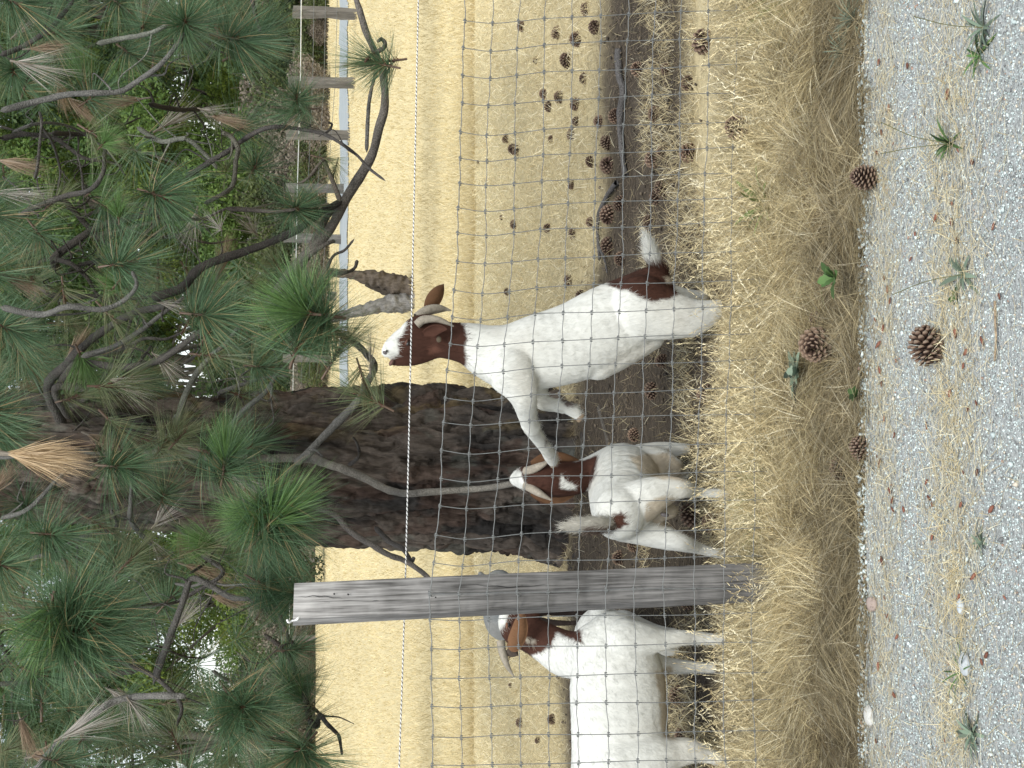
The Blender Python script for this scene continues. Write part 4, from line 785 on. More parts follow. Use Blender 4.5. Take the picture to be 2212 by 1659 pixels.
# ---- 1: rearing goat in profile
Y1 = 5.2
g1 = empty('goat', gnd(1585, 670), label='white goat with brown head rearing up, one forehoof on the other goat\'s head', category='goat', group='white and brown goats behind the fence')
hY = Y1 - .0
ch = [[.72, (1405, 628, Y1, 52), (1375, 668, Y1, 78), (1310, 705, Y1, 88), (1243, 738, Y1, 87), (1165, 760, Y1, 82), (1110, 772, Y1, 74), (1060, 762, Y1, 60), (1020, 745, Y1, 48), (985, 738, Y1, 42), (950, 733, Y1, 40)],
      [.9, (1330, 640, Y1, 28), (1360, 622, Y1, 27), (1405, 598, Y1, 20), (1430, 598, Y1, 16)],                      # rump
      [.75, (1290, 770, Y1, 52), (1345, 745, Y1, 48), (1400, 720, Y1 , 40)],                                        # belly
      [.62, (1385, 665, Y1 - .07, 72), (1440, 680, Y1 - .08, 55), (1490, 686, Y1 - .08, 42), (1530, 678, Y1 - .08, 30), (1570, 664, Y1 - .08, 18), (1610, 668, Y1 - .09, 13), (1640, 675, Y1 - .1, 14)],   # near hind leg
      [.62, (1400, 650, Y1 + .08, 56), (1450, 660, Y1 + .1, 45), (1500, 652, Y1 + .12, 26), (1545, 640, Y1 + .12, 16), (1590, 645, Y1 + .12, 13)],                 # far hind leg
      [.7, (1105, 800, Y1 - .06, 56), (1122, 832, Y1 - .07, 40), (1132, 862, Y1 - .06, 29), (1138, 893, Y1, 22), (1146, 922, Y1 + .06, 18), (1163, 948, Y1 + .14, 15), (1178, 968, Y1 + .2, 14), (1188, 984, Y1 + .26, 15), (1194, 997, Y1 + .30, 12)],   # near foreleg, reaching
      [.7, (1135, 815, Y1 + .08, 42), (1158, 845, Y1 + .1, 26), (1172, 868, Y1 + .1, 19), (1195, 875, Y1 + .1, 15.5), (1218, 878, Y1 + .1, 14), (1236, 886, Y1 + .1, 15), (1250, 898, Y1 + .1, 11)],    # far foreleg, folded
      [.62, (935, 735, Y1, 39), (905, 733, Y1, 41), (882, 738, Y1, 35), (866, 742, Y1, 28), (851, 749, Y1, 22), (841, 756, Y1, 17), (836, 760, Y1, 14)],      # skull and muzzle
      [.55, (925, 700, Y1, 22), (900, 700, Y1, 19), (880, 712, Y1, 16)],                                           # forehead
      [.5, (935, 752, Y1, 25), (905, 766, Y1, 22), (880, 775, Y1, 17), (858, 780, Y1, 12), (848, 782, Y1, 8)],       # lower jaw
      [.8, (1326, 797, Y1, 8), (1342, 792, Y1, 9)], [.5, (1143, 915, Y1 + .04, 20), (1150, 924, Y1 + .06, 19)], [.35, (1118, 780, Y1 - .08, 38), (1135, 792, Y1 - .08, 34)], [.4, (1365, 640, Y1 - .1, 30), (1390, 630, Y1 - .1, 20)], [.5, (1208, 876, Y1 + .1, 17), (1214, 878, Y1 + .1, 17)], [.6, (1490, 690, Y1 - .08, 40), (1505, 695, Y1 - .08, 30)]]
me = body_mesh('body', ch)
head_poly = [(835, 785), (846, 772), (858, 765), (861, 757), (853, 748), (858, 735), (867, 722), (874, 708), (881, 698), (872, 690), (880, 676), (960, 660), (990, 690), (1000, 708), (1001, 740), (1004, 765), (1006, 800), (930, 800), (850, 810)]
rump_poly = [(1304, 590), (1309, 618), (1337, 633), (1365, 649), (1393, 656), (1431, 651), (1455, 634), (1475, 600), (1440, 560), (1330, 570)]
P, c = coat(me, Y1, WHITE, [(BROWN, head_poly), (BROWN, rump_poly), (CREAM, [(1425, 600), (1432, 615), (1450, 612), (1445, 595)]), ((.12, .10, .09), [(1222, 862), (1230, 856), (1240, 868), (1250, 875), (1236, 880), (1226, 874)]), ((.13, .11, .1), [(1186, 948), (1198, 955), (1200, 966), (1190, 960)]), (BROWN * 1.7, [(915, 748), (940, 747), (955, 760), (925, 768)])], 1)
body = link('body', me, M_COAT); adopt(body, g1)
adopt(hair(me, c, 34000, .025, (.25, .1, -1), 1, None), g1)
horn([(900, 702, Y1 - .045, 9.5), (912, 692, Y1 - .05, 9.5), (928, 689, Y1 - .055, 8.5), (945, 690, Y1 - .06, 7), (962, 696, Y1 - .06, 5), (980, 705, Y1 - .06, 1.5)], g1)
horn([(900, 686, Y1 + .045, 10), (914, 676, Y1 + .055, 11), (930, 669, Y1 + .065, 11), (948, 667, Y1 + .075, 9.5), (962, 668, Y1 + .08, 5), (975, 671, Y1 + .08, 1.2)], g1)
ear('ear', [(922, 668), (935, 650), (948, 630), (959, 613)], Y1 + .07, 34, TAN * .5, .05, .3, g1)
ear('ear', [(915, 722), (930, 716), (948, 711), (968, 711)], Y1 - .085, 25, BROWN * 1.15, -.03, .7, g1, -1)
ball('ear_tuft', 948, 733, Y1 - .075, 7, mat('ear_fluff', (.10, .08, .055), noise=(90, .7, 1.2)), g1, (1, .3, .8))
ball('eye', 881, 742, Y1 - .048, 5.2, M_EYE, g1, (1, .6, .7), .4)
ball('eyelid', 878, 739, Y1 - .046, 7, mat('eyelid', (.10, .05, .035)), g1, (1, .6, .4), .4)
ball('nose', 832, 762, Y1, 7, M_NOSE, g1, (.75, 1.5, 1.0), .5); ball('nostril', 835, 759, Y1 - .022, 3, M_EYE, g1, (1.2, .6, .8), .5)
ball('lip', 846, 783, Y1, 6, mat('lip', (.12, .07, .055)), g1, (1.4, 1.9, .8), .6); hoof(1199, 1003, Y1 + .31, 8.5, g1, .9); hoof(1254, 903, Y1 + .1, 8.5, g1, .6)
def tc1(px, py, V): w_ = sstep(583, 566, py + 6 * (fbm(px * .2, py * .2) - .5))[:, None]; return BROWN * (1 - w_) + WHITE * w_
tail([[.8, (1432, 596, Y1, 15), (1420, 578, Y1, 14), (1412, 560, Y1, 15), (1407, 540, Y1, 13), (1401, 522, Y1, 7), (1397, 512, Y1, 3)]], 0, g1, tc1, 2600, .05, (1, 0, .45), 3)

# ---- 2: goat seen from behind, head raised to the bough
Y2 = 5.05
g2 = empty('goat', gnd(1575, 1080), label='white goat seen from behind, tail up, brown head raised to a bare bough', category='goat', group='white and brown goats behind the fence')
ch = [[.95, (1338, 1108, Y2, 60), (1345, 1085, Y2 + .12, 72), (1350, 1052, Y2 + .28, 80), (1348, 1028, Y2 + .42, 70), (1335, 1012, Y2 + .52, 54), (1305, 1014, Y2 + .56, 42), (1270, 1024, Y2 + .57, 36), (1235, 1033, Y2 + .56, 38), (1195, 1036, Y2 + .55, 39), (1165, 1036, Y2 + .56, 34)],
      [.8, (1385, 1010, Y2 + .4, 50), (1420, 1005, Y2 + .38, 38), (1450, 1012, Y2 + .36, 26)],
      [.85, (1350, 1100, Y2 + .02, 58), (1400, 1075, Y2 - .02, 44), (1440, 1058, Y2 - .03, 31), (1475, 1056, Y2 - .03, 21), (1505, 1064, Y2 + .02, 12.5), (1545, 1066, Y2 + .02, 10.5), (1585, 1066, Y2 + .0, 11.5), (1600, 1066, Y2, 13)],
      [.85, (1345, 1135, Y2 + .05, 36), (1390, 1145, Y2 + .05, 34), (1430, 1160, Y2 + .03, 27), (1470, 1172, Y2 + .0, 20), (1510, 1185, Y2 + .04, 13), (1550, 1196, Y2 + .04, 10.5), (1590, 1202, Y2 + .02, 12)],
      [.85, (1385, 990, Y2 + .5, 32), (1430, 974, Y2 + .5, 20), (1480, 970, Y2 + .5, 13), (1530, 968, Y2 + .5, 10), (1575, 966, Y2 + .5, 11)],
      [.85, (1410, 1025, Y2 + .5, 24), (1460, 1022, Y2 + .52, 15), (1520, 1022, Y2 + .52, 10), (1560, 1022, Y2 + .52, 11)],
      [.9, (1180, 1036, Y2 + .56, 37), (1152, 1034, Y2 + .6, 32), (1135, 1033, Y2 + .66, 26), (1120, 1034, Y2 + .72, 18), (1112, 1036, Y2 + .76, 12)],
      [.9, (1175, 1072, Y2 + .62, 13), (1172, 1086, Y2 + .64, 7)],
      [1, (1395, 1108, Y2 + .05, 22), (1425, 1106, Y2 + .04, 22), (1448, 1104, Y2 + .04, 17)]]
me = body_mesh('body', ch)
P, c = coat(me, None, WHITE, [(CREAM * .95, [(1360, 985), (1440, 975), (1480, 1005), (1478, 1040), (1430, 1034), (1380, 1020)]), (CREAM * .75, [(1392, 1085), (1440, 1072), (1480, 1085), (1480, 1130), (1430, 1142), (1395, 1125)]),
     (BROWN, [(1105, 975), (1240, 975), (1262, 994), (1293, 982), (1288, 1005), (1284, 1030), (1276, 1048), (1262, 1072), (1235, 1100), (1105, 1100)]), (WHITE, [(1100, 1012), (1118, 1016), (1128, 1030), (1134, 1040), (1132, 1052), (1120, 1058), (1100, 1056)]),
     (WHITE, [(1208, 1036), (1212, 1024), (1220, 1036), (1240, 1048), (1246, 1058), (1228, 1056), (1214, 1052)]), (WHITE, [(1240, 1000), (1250, 988), (1262, 980), (1262, 988)]), (BROWN * 1.2, [(1296, 1138), (1306, 1126), (1318, 1120), (1326, 1106), (1334, 1112), (1338, 1098), (1344, 1112), (1356, 1114), (1346, 1124), (1362, 1134), (1345, 1138), (1330, 1146), (1300, 1148)])], 5)
body = link('body', me, M_COAT); adopt(body, g2); adopt(hair(me, c, 30000, .024, (.5, .1, -1), 2, None), g2)
horn([(1137, 1018, Y2 + .56, 10), (1150, 1014, Y2 + .52, 9.5), (1168, 1006, Y2 + .49, 7.5), (1188, 995, Y2 + .48, 2)], g2)
horn([(1137, 1048, Y2 + .56, 10), (1150, 1056, Y2 + .52, 9.5), (1168, 1067, Y2 + .49, 7.5), (1191, 1080, Y2 + .48, 2)], g2)
ear('ear', [(1148, 1004), (1178, 994), (1212, 990), (1258, 997)], Y2 + .58, 32, TAN * .5, -.03, .35, g2); ear('ear', [(1148, 1062), (1178, 1071), (1212, 1073), (1250, 1063)], Y2 + .58, 34, TAN * .5, -.03, .35, g2)
for x, y, Y in ((1437, 1084, Y2 + .0), (1436, 1112, Y2 - .04)): ball('teat', x, y, Y, 9, M_NOSE, g2, (.55, .55, 1.1), .2)
for x, y, Y in ((1600, 1064, Y2), (1595, 1202, Y2 + .02), (1580, 966, Y2 + .5), (1565, 1022, Y2 + .52)): hoof(x, y, Y, 10, g2)
def tc2(px, py, V):
    f = fbm(px * .12, py * .2); w_ = (sstep(1130, 1142, py + 10 * (f - .5)) * sstep(1262, 1280, px + 16 * (f - .5)) * .9)[:, None]; return (WHITE * .6 + CREAM * .4) * (1 - w_) + BROWN * 1.5 * w_
tail([[.7, (1325, 1132, Y2 - .06, 14), (1305, 1133, Y2 - .09, 16), (1280, 1134, Y2 - .1, 17), (1255, 1134, Y2 - .1, 15), (1235, 1136, Y2 - .1, 9), (1222, 1137, Y2 - .1, 4)]], 0, g2, tc2, 2400, .045, (-.05, 0, 1), 5)

# ---- 3: big white goat at the left edge, facing the post
Y3 = 5.1
g3 = empty('goat', gnd(1575, 1480), label='large white goat at the far left, brown head turned behind the fence post', category='goat', group='white and brown goats behind the fence')
ch = [[.72, (1325, 1392, Y3, 72), (1330, 1425, Y3, 92), (1334, 1480, Y3, 105), (1338, 1560, Y3, 107), (1340, 1640, Y3, 108), (1330, 1720, Y3, 104), (1325, 1790, Y3, 92), (1335, 1830, Y3, 60)],
      [.7, (1300, 1405, Y3, 68), (1262, 1412, Y3 + .06, 52), (1225, 1413, Y3 + .12, 51), (1190, 1395, Y3 + .16, 44), (1160, 1378, Y3 + .18, 40), (1130, 1368, Y3 + .2, 34)],
      [.65, (1122, 1366, Y3 + .2, 36), (1112, 1344, Y3 + .22, 37), (1116, 1318, Y3 + .24, 31), (1122, 1292, Y3 + .26, 23), (1127, 1270, Y3 + .28, 17), (1130, 1258, Y3 + .28, 12)],
      [.6, (1140, 1350, Y3 + .2, 26), (1148, 1320, Y3 + .22, 20), (1145, 1290, Y3 + .25, 12)],
      [.8, (1350, 1385, Y3 - .06, 50), (1390, 1382, Y3 - .07, 36), (1430, 1382, Y3 - .07, 24), (1470, 1378, Y3 - .07, 18), (1500, 1378, Y3 - .06, 16), (1540, 1380, Y3 - .06, 13), (1590, 1382, Y3 - .06, 13)],
      [.8, (1385, 1430, Y3 + .08, 36), (1430, 1438, Y3 + .1, 22), (1470, 1440, Y3 + .1, 16), (1520, 1442, Y3 + .1, 12), (1570, 1444, Y3 + .1, 13)],
      [.7, (1315, 1380, Y3 + .05, 45), (1300, 1345, Y3 + .1, 30), (1296, 1318, Y3 + .14, 22), (1300, 1290, Y3 + .16, 17), (1318, 1272, Y3 + .18, 14), (1350, 1268, Y3 + .18, 12)],
      [.8, (1340, 1655, Y3 - .08, 72), (1400, 1640, Y3 - .1, 55), (1450, 1628, Y3 - .1, 36), (1490, 1622, Y3 - .1, 28), (1520, 1628, Y3 - .1, 20), (1560, 1640, Y3 - .1, 14), (1600, 1640, Y3 - .1, 14)],
      [.8, (1360, 1700, Y3 + .1, 65), (1440, 1690, Y3 + .12, 36), (1500, 1690, Y3 + .12, 20), (1560, 1700, Y3 + .12, 14)]]
me = body_mesh('body', ch)
P, c = coat(me, None, WHITE, [(CREAM * .85, [(1415, 1450), (1450, 1440), (1460, 1600), (1430, 1590), (1425, 1500)]), (BROWN * 1.15, [(1085, 1240), (1180, 1240), (1200, 1330), (1255, 1360), (1262, 1392), (1230, 1380), (1203, 1368), (1188, 1400), (1160, 1412), (1120, 1425), (1060, 1400), (1068, 1372), (1092, 1350), (1104, 1322), (1112, 1290)]), (CREAM, [(1132, 1382), (1140, 1378), (1157, 1384), (1150, 1392), (1136, 1390)])], 9)
body = link('body', me, M_COAT); adopt(body, g3); adopt(hair(me, c, 38000, .024, (-.8, .0, -.7), 3, None), g3)
horn([(1082, 1384, Y3 + .12, 9.5), (1084, 1402, Y3 + .11, 9), (1090, 1424, Y3 + .1, 7.5), (1099, 1444, Y3 + .1, 5), (1111, 1463, Y3 + .1, 1)], g3)
ear('ear', [(1100, 1402), (1112, 1392), (1122, 1366), (1126, 1340), (1127, 1318)], Y3 + .08, 40, TAN * .8, -.03, .3, g3); ear('ear', [(1098, 1400), (1108, 1408), (1120, 1416)], Y3 + .26, 26, (.10, .08, .065), .02, .3, g3)
ball('eye', 1099, 1350, Y3 + .135, 5.5, M_EYE, g3, (1, .6, .9)); ball('eyelid', 1095, 1351, Y3 + .135, 7, mat('lid_tan', (.16, .08, .05)), g3, (1, .6, .45))
for x, y, Y in ((1595, 1382, Y3 - .06), (1575, 1444, Y3 + .1), (1605, 1640, Y3 - .1)): hoof(x, y, Y, 11, g3)

# ---- 4: white goat standing behind it
Y4 = 5.75
g4 = empty('goat', gnd(1500, 1365), label='pale goat standing in shade between the big white goat and the post', category='goat', group='white and brown goats behind the fence')
ch = [[.95, (1298, 1360, Y4, 50), (1303, 1375, Y4 + .2, 64), (1305, 1385, Y4 + .45, 66), (1305, 1392, Y4 + .7, 56)], [.8, (1345, 1355, Y4, 38), (1390, 1362, Y4, 24), (1430, 1366, Y4, 14), (1480, 1368, Y4, 10), (1520, 1370, Y4, 11)], [.8, (1345, 1400, Y4, 32), (1400, 1405, Y4, 18), (1480, 1405, Y4, 10), (1520, 1405, Y4, 11)],
      [.8, (1280, 1385, Y4 + .7, 30), (1260, 1400, Y4 + .82, 24), (1250, 1405, Y4 + .95, 20)], [.8, (1350, 1380, Y4 + .6, 26), (1420, 1380, Y4 + .6, 11), (1470, 1380, Y4 + .6, 10)]]
me = body_mesh('body', ch); P, c = coat(me, Y4, WHITE * .92, [], 13); adopt(link('body', me, M_COAT), g4); adopt(hair(me, c, 14000, .016, (.2, 0, -1), 4, None), g4)
# ---- 5: grey goat further out in the field
Y5 = 7.3
g5 = empty('goat', gnd(1310, 1310), label='grey goat further out, mostly hidden behind the post and brown head', category='goat', group='white and brown goats behind the fence')
ch = [[.8, (1078, 1262, Y5, 32), (1084, 1290, Y5, 44), (1088, 1320, Y5, 46), (1084, 1345, Y5, 36), (1090, 1360, Y5, 26)], [.8, (1050, 1262, Y5, 16), (1040, 1246, Y5, 9), (1037, 1238, Y5, 5)],
      [.8, (1120, 1345, Y5 - .05, 22), (1160, 1342, Y5 - .05, 11), (1210, 1346, Y5 - .05, 7), (1290, 1344, Y5 - .05, 6)], [.8, (1120, 1330, Y5 + .1, 20), (1170, 1322, Y5 + .1, 10), (1230, 1326, Y5 + .1, 6.5), (1290, 1326, Y5 + .1, 6)], [.8, (1115, 1270, Y5, 20), (1170, 1266, Y5, 9), (1290, 1266, Y5, 6)], [.8, (1115, 1285, Y5 + .1, 20), (1170, 1282, Y5 + .1, 9), (1290, 1284, Y5 + .1, 6)]]
me = body_mesh('body', ch); P, c = coat(me, Y5, GREYC, [((.04, .03, .025), [(1150, 1240), (1310, 1240), (1310, 1380), (1165, 1380)])], 17); adopt(link('body', me, M_COAT), g5); adopt(hair(me, c, 9000, .018, (.2, 0, -1), 5, None), g5)

# ================================================================== PINE CONES
def cone_geo(seed, nsc=95, L=.115, R=.052):
    """returns core arrays and a list of (matrix) for its scales; axis +Z"""
    rng = np.random.default_rng(seed); mats = []
    for i in range(nsc):
        t = (i + .5) / nsc; a = i * 2.39996; z = L * (t - .5); prof = math.sin(math.pi * (t * .80 + .14)) ** .75; rr_ = R * prof
        up = math.radians(-35 + 95 * t + rng.normal(0, 5)); rad = np.array([math.cos(a), math.sin(a), 0]); d = rad * math.cos(up) + np.array([0, 0, math.sin(up)])
        tt = np.cross([0, 0, 1], rad); nn = np.cross(d, tt); s = .55 + .6 * prof
        tip = rad * rr_ + np.array([0, 0, z + .25 * rr_ * math.sin(up)])
        m = np.eye(4); m[:3, 0] = tt * s; m[:3, 1] = d * max(rr_ / .045, .5) ; m[:3, 2] = nn * s; m[:3, 3] = tip; mats.append(m)
    C = np.array([[0, 0, -L * .45], [0, 0, -L * .2], [0, 0, L * .2], [0, 0, L * .45]]); core = tube_arrays(C, np.array([.010, .020, .016, .004]), 8); return core, mats
# one scale: root at -y, thick umbo at the origin
SC_V = np.array([[-.003, -.036, -.001], [.003, -.036, -.001], [.003, -.036, .001], [-.003, -.036, .001], [-.0095, -.008, -.0012], [.0095, -.008, -.0012], [.0085, -.008, .002], [-.0085, -.008, .002], [-.0075, .001, -.003], [.0075, .001, -.003], [.0065, .002, .0025], [-.0065, .002, .0025], [0, .0065, .0025]])
SC_F = np.array([[0, 1, 5, 4], [1, 2, 6, 5], [2, 3, 7, 6], [3, 0, 4, 7], [4, 5, 9, 8], [5, 6, 10, 9], [6, 7, 11, 10], [7, 4, 8, 11], [8, 9, 12, 8], [9, 10, 12, 9], [10, 11, 12, 10], [11, 8, 12, 11]])
SC_T = np.array([(.06, .035, .025)] * 4 + [(.085, .052, .038)] * 4 + [(.17, .115, .08), (.17, .115, .08), (.22, .15, .10), (.22, .15, .10), (.25, .2, .15)])
def tri(F):
    out = []
    for q in F:
        u_ = list(dict.fromkeys(q)); out += [u_] if len(u_) == 3 else [[u_[0], u_[1], u_[2]], [u_[0], u_[2], u_[3]]]
    return np.array(out)
SC_F3 = tri(SC_F)
scale_me = np_mesh('scale', SC_V, SC_F3, SC_T)
def cone_joined(seed, shade=1.0, **k):
    core, mats = cone_geo(seed, **k); parts = [(core[0], tri(core[1]))]; cc = [np.tile((.05, .03, .02), (len(core[0]), 1))]
    for m in mats: parts.append((SC_V @ m[:3, :3].T + m[:3, 3], SC_F3)); cc.append(SC_T * shade)
    V, F = join(parts); return np_mesh('pine_cone', V, F, np.vstack(cc))
CONES = [cone_joined(i, .75 + .3 * (i % 2), nsc=72) for i in range(4)]
GREYCONE = cone_joined(9, 1.0, nsc=60); set_c = None
def big_cone(x, y, label, axis, size=1.0, seed=1, lift=.045):
    p = gnd(x, y); z = gzs(p.x, p.y) if p.y > 3.9 else .004; p = at(x, y, p.y); p.z = z + lift * size; p.x = gnd(x, y).x
    core, mats = cone_geo(seed, 90); o = empty('pine_cone', p, label=label, category='pine cone', group='pine cones on the ground')
    q = Vector(axis).normalized().to_track_quat('Z', 'Y'); o.rotation_mode = 'QUATERNION'; o.rotation_quaternion = q; o.scale = (size,) * 3
    link('core', np_mesh('core', *core, np.tile((.05, .03, .02), (len(core[0]), 1))), M_CONE, o)
    for m in mats:
        s = link('scale', scale_me, M_CONE, o); s.matrix_basis = Matrix(m.tolist())
big_cone(2032, 745, 'large open brown cone lying alone on the pale gravel with straws across it', (1, .25, .15), .84, 1)
big_cone(1893, 384, 'dark brown cone standing upright at the gravel edge', (.1, .0, 1), .66, 2, .05)
big_cone(1790, 745, 'round brown cone nestled in the brown grass just above the gravel', (-.3, -.8, .6), 1.0, 3)
big_cone(1660, 278, 'brown cone half buried in the golden grass at the right', (.3, -.5, .8), .8, 4, .11)
big_cone(1870, 968, 'brown cone half sunk at the gravel edge below the goat seen from behind', (.8, .3, .2), .6, 5, .02)
p_ = gnd(2015, 750); n = 26; P = np.stack([p_.x + RNG.normal(0, .045, n), p_.y - .075 + RNG.normal(0, .02, n), RNG.uniform(.005, .03, n)], 1); az = RNG.normal(1.5, .6, n); el = RNG.uniform(.4, 1.0, n)
V, F = ribbons(P, np.stack([np.cos(az) * np.cos(el), np.sin(az) * np.cos(el), np.sin(el)], 1), RNG.uniform(.07, .14, n), np.full(n, .0018), np.tile([0, .3, -.45], (n, 1)), 4)
link('loose_straw', np_mesh('loose_straw', V, F, rep(straw_col(n) * 1.1, 10)), M_BLADE, kind='stuff', label='dry straws lying across the large cone on the gravel', category='straw')
def small_cone(x, y, label, size, group='pine cones on the ground', me=None, sink=.018):
    p = gnd(x, y); z = gzs(p.x, p.y); o = link('pine_cone', me or rr.choice(CONES), M_CONE); o.location = (p.x, p.y, z + sink * size)
    o.rotation_euler = (rr.uniform(1.0, 2.0), rr.uniform(-.4, .4), rr.uniform(0, 6.28)); o.scale = (size,) * 3; o['label'] = label; o['category'] = 'pine cone'; o['group'] = group
small_cone(1822, 1012, 'small closed grey cone in the brown grass near the gravel edge', .62); small_cone(1770, 690, 'small dark cone tucked beside the round cone in the grass', .5); small_cone(1640 - 112, 92, 'dark cone in the grass at the right behind the fence', .9)
NEAR = [(1252, 85, 1.1), (1292, 60, .9), (1228, 130, 1.1), (1390, 150, .85), (1335, 250, .9), (1300, 262, .8), (1318, 308, .9), (1320, 358, 1.1), (1345, 440, .9), (1322, 462, 1.15), (1420, 425, .8), (1418, 345, 1.0), (1320, 530, 1.05), (1345, 560, .85), (1440, 330, .8), (1425, 248, .9), (1490, 180, .8), (1448, 150, .7), (1438, 408, .9), (1405, 480, .8), (1500, 330, 1.0), (1540, 145, .9), (1545, 60, .9), (1525, 395, .9), (1235, 605, .8), (1262, 640, .8), (1418, 845, .9), (1380, 940, .8), (1345, 1205, .9), (1375, 1178, .8), (1500, 1115, 1.1), (1548, 1130, 1.0), (1490, 1295, .9), (1540, 850, .9), (1440, 780, .8), (1470, 1500, .9), (1485, 1590, .9), (1530, 210, .8), (1480, 720, .8), (1405, 620, .7)]
NC = {}; NEAR = [a for a in NEAR if not (a[0] >= 1490 and a[1] < 420 and a[1] not in (180, 330))]; NEAR.sort(key=lambda a: a[1])
for i, (x, y, s) in enumerate(NEAR):
    side = 'at the right' if y < 300 else 'by the rearing goat' if y < 620 else 'between the goats' if y < 1230 else 'near the big white goat'
    zone = 'on the dark soil' if x < 1460 else 'in the dry grass'
    sz = 'large' if s >= .95 else 'middling' if s >= .85 else 'small'; key = (sz, zone, side); NC[key] = NC.get(key, 0) + 1
    small_cone(x, y, f'{sz} dark cone {zone} {side}, {ORD[NC[key] - 1]} from right', s * .74, f'dark cones {zone} {side}')
FARC = [(1098, 300, .9), (1110, 322, 1.15), (1118, 325, 1.0), (1050, 536, .7), (1112, 485, .9), (1110, 568, .7), (1128, 57, 1.0), (1112, 80, .5), (1098, 630, .75), (1025, 168, .7), (1175, 203, .9), (1185, 230, .9), (1210, 210, 1.0), (1185, 494, .8), (1250, 225, 1), (1240, 290, .9), (1250, 262, .7), (1205, 70, 1), (1190, 300, .6), (1215, 350, .7), (1240, 400, .7), (1200, 445, .6), (1245, 505, .8), (1065, 430, .5), (1085, 470, .5), (1118, 400, .5), (1155, 130, .6), (1140, 250, .5), (1100, 1420, .7), (1129, 1560, .9), (1105, 1480, .5), (1195, 1554, .9), (1165, 1600, .6), (1210, 1640, .7), (1150, 1380, .5), (1270, 20, .9), (1265, 170, .8), (1282, 350, .8), (1280, 480, .7), (1165, 440, .5), (1035, 350, .45), (1220, 560, .7)]
FARC = [a for i, a in enumerate(FARC) if not (a[2] < .75 and i % 2)]; FARC.sort(key=lambda a: a[1])
for x, y, s in FARC:
    bd = 'furthest' if x < 1100 else 'middle' if x < 1180 else 'nearest'; sz = 'large' if s >= .85 else 'small'; sd_ = 'left of the post' if y > 1300 else 'right of the tree'; key = (bd, sz, sd_); NC[key] = NC.get(key, 0) + 1
    small_cone(x, y, f'{sz} cone in the {bd} golden stubble {sd_}, {ORD[NC[key] - 1]} from the right', s * .7, 'cones scattered on the golden stubble ' + sd_, sink=.012)

# ================================================================== STICKS, BARK CHIPS, PLANTS
def stick(label, pts, r0, r1, tone, lift=.02, name='fallen_branch', cat='branch', fork=None):
    W = []
    for x, y in pts: p = gnd(x, y); W.append((p.x, p.y, (gzs(p.x, p.y) if p.y > 3.9 else .008) + lift))
    k = pxm(W[0]); C = catmull(W, 8); parts = [tube_arrays(C, np.linspace(r0, r1, len(C)) * k, 8, .25, 3)]
    for f in fork or []:
        F_ = []
        for x, y in f: p = gnd(x, y); F_.append((p.x, p.y, gzs(p.x, p.y) + lift))
        c_ = catmull(F_, 6); parts.append(tube_arrays(c_, np.linspace(r1 * 1.1, r1 * .5, len(c_)) * k, 7, .25, 4))
    V, F = join(parts); o = link(name, np_mesh(name, V, F, lerp3(np.array(tone) * .7, np.array(tone) * 1.3, fbm(V[:, 0] * 40, V[:, 1] * 40, V[:, 2] * 40)), smooth=True), M_TWIG, label=label, category=cat); return o
stick('dark crooked fallen branch lying across the soil at the right', [(1345, 110), (1352, 160), (1360, 200), (1352, 250), (1350, 300), (1352, 350), (1358, 380)], 8, 6, (.10, .095, .09))
stick('thinner forked dark branch lying on the soil right of the rearing goat', [(1340, 395), (1325, 415), (1308, 450), (1300, 480), (1302, 520), (1305, 560)], 5.5, 3.5, (.10, .095, .09), fork=[[(1303, 530), (1314, 560), (1318, 590)]])
stick('thin pale dry twig lying on the gravel nearest the camera', [(2158, 930 - 300), (2160, 700 - 50), (2163, 740), (2160, 600 + 180)][1:], 2.5, 2, (.33, .25, .16), .006, 'twig', 'twig')
stick('low dark root crossing the bare soil between goats', [(1290, 880), (1310, 960), (1300, 1010)], 6, 3, (.10, .09, .075), .0, 'root', 'root')
bark = []
CN = {}
def chip(x, y):
    s = rr.uniform(.006, .013); V = SPH_V[::1]; v = ICO_V * np.array([s * rr.uniform(1, 1.7), s * .55, s * .3]) * (1 + .5 * (RNG.random((12, 1)) - .5)); p = gnd(x, y)
    t = rr.random(); o = link('bark_chip', np_mesh('bark_chip', v, ICO_F, np.tile(np.array((.17, .07, .045)) * (.55 + .8 * t), (12, 1))), M_LITTER); o.location = (p.x, p.y, .012 + (gzs(p.x, p.y) if p.y > 3.9 else 0)); o.rotation_euler = (rr.uniform(-.3, .3), rr.uniform(-.3, .3), rr.uniform(-.8, .8))
    zone = 'in the straw along the gravel edge' if x < 1945 else 'on the gravel nearest the camera' if x > 2060 else 'on the gravel between straw strips'
    hf = 'right' if y < 830 else 'left'; CN[zone + hf] = CN.get(zone + hf, 0) + 1; o['label'] = f"{ORD[CN[zone + hf] - 1]} bark chip from the {hf} {zone}"; o['category'] = 'bark chip'; o['group'] = 'reddish bark chips ' + zone
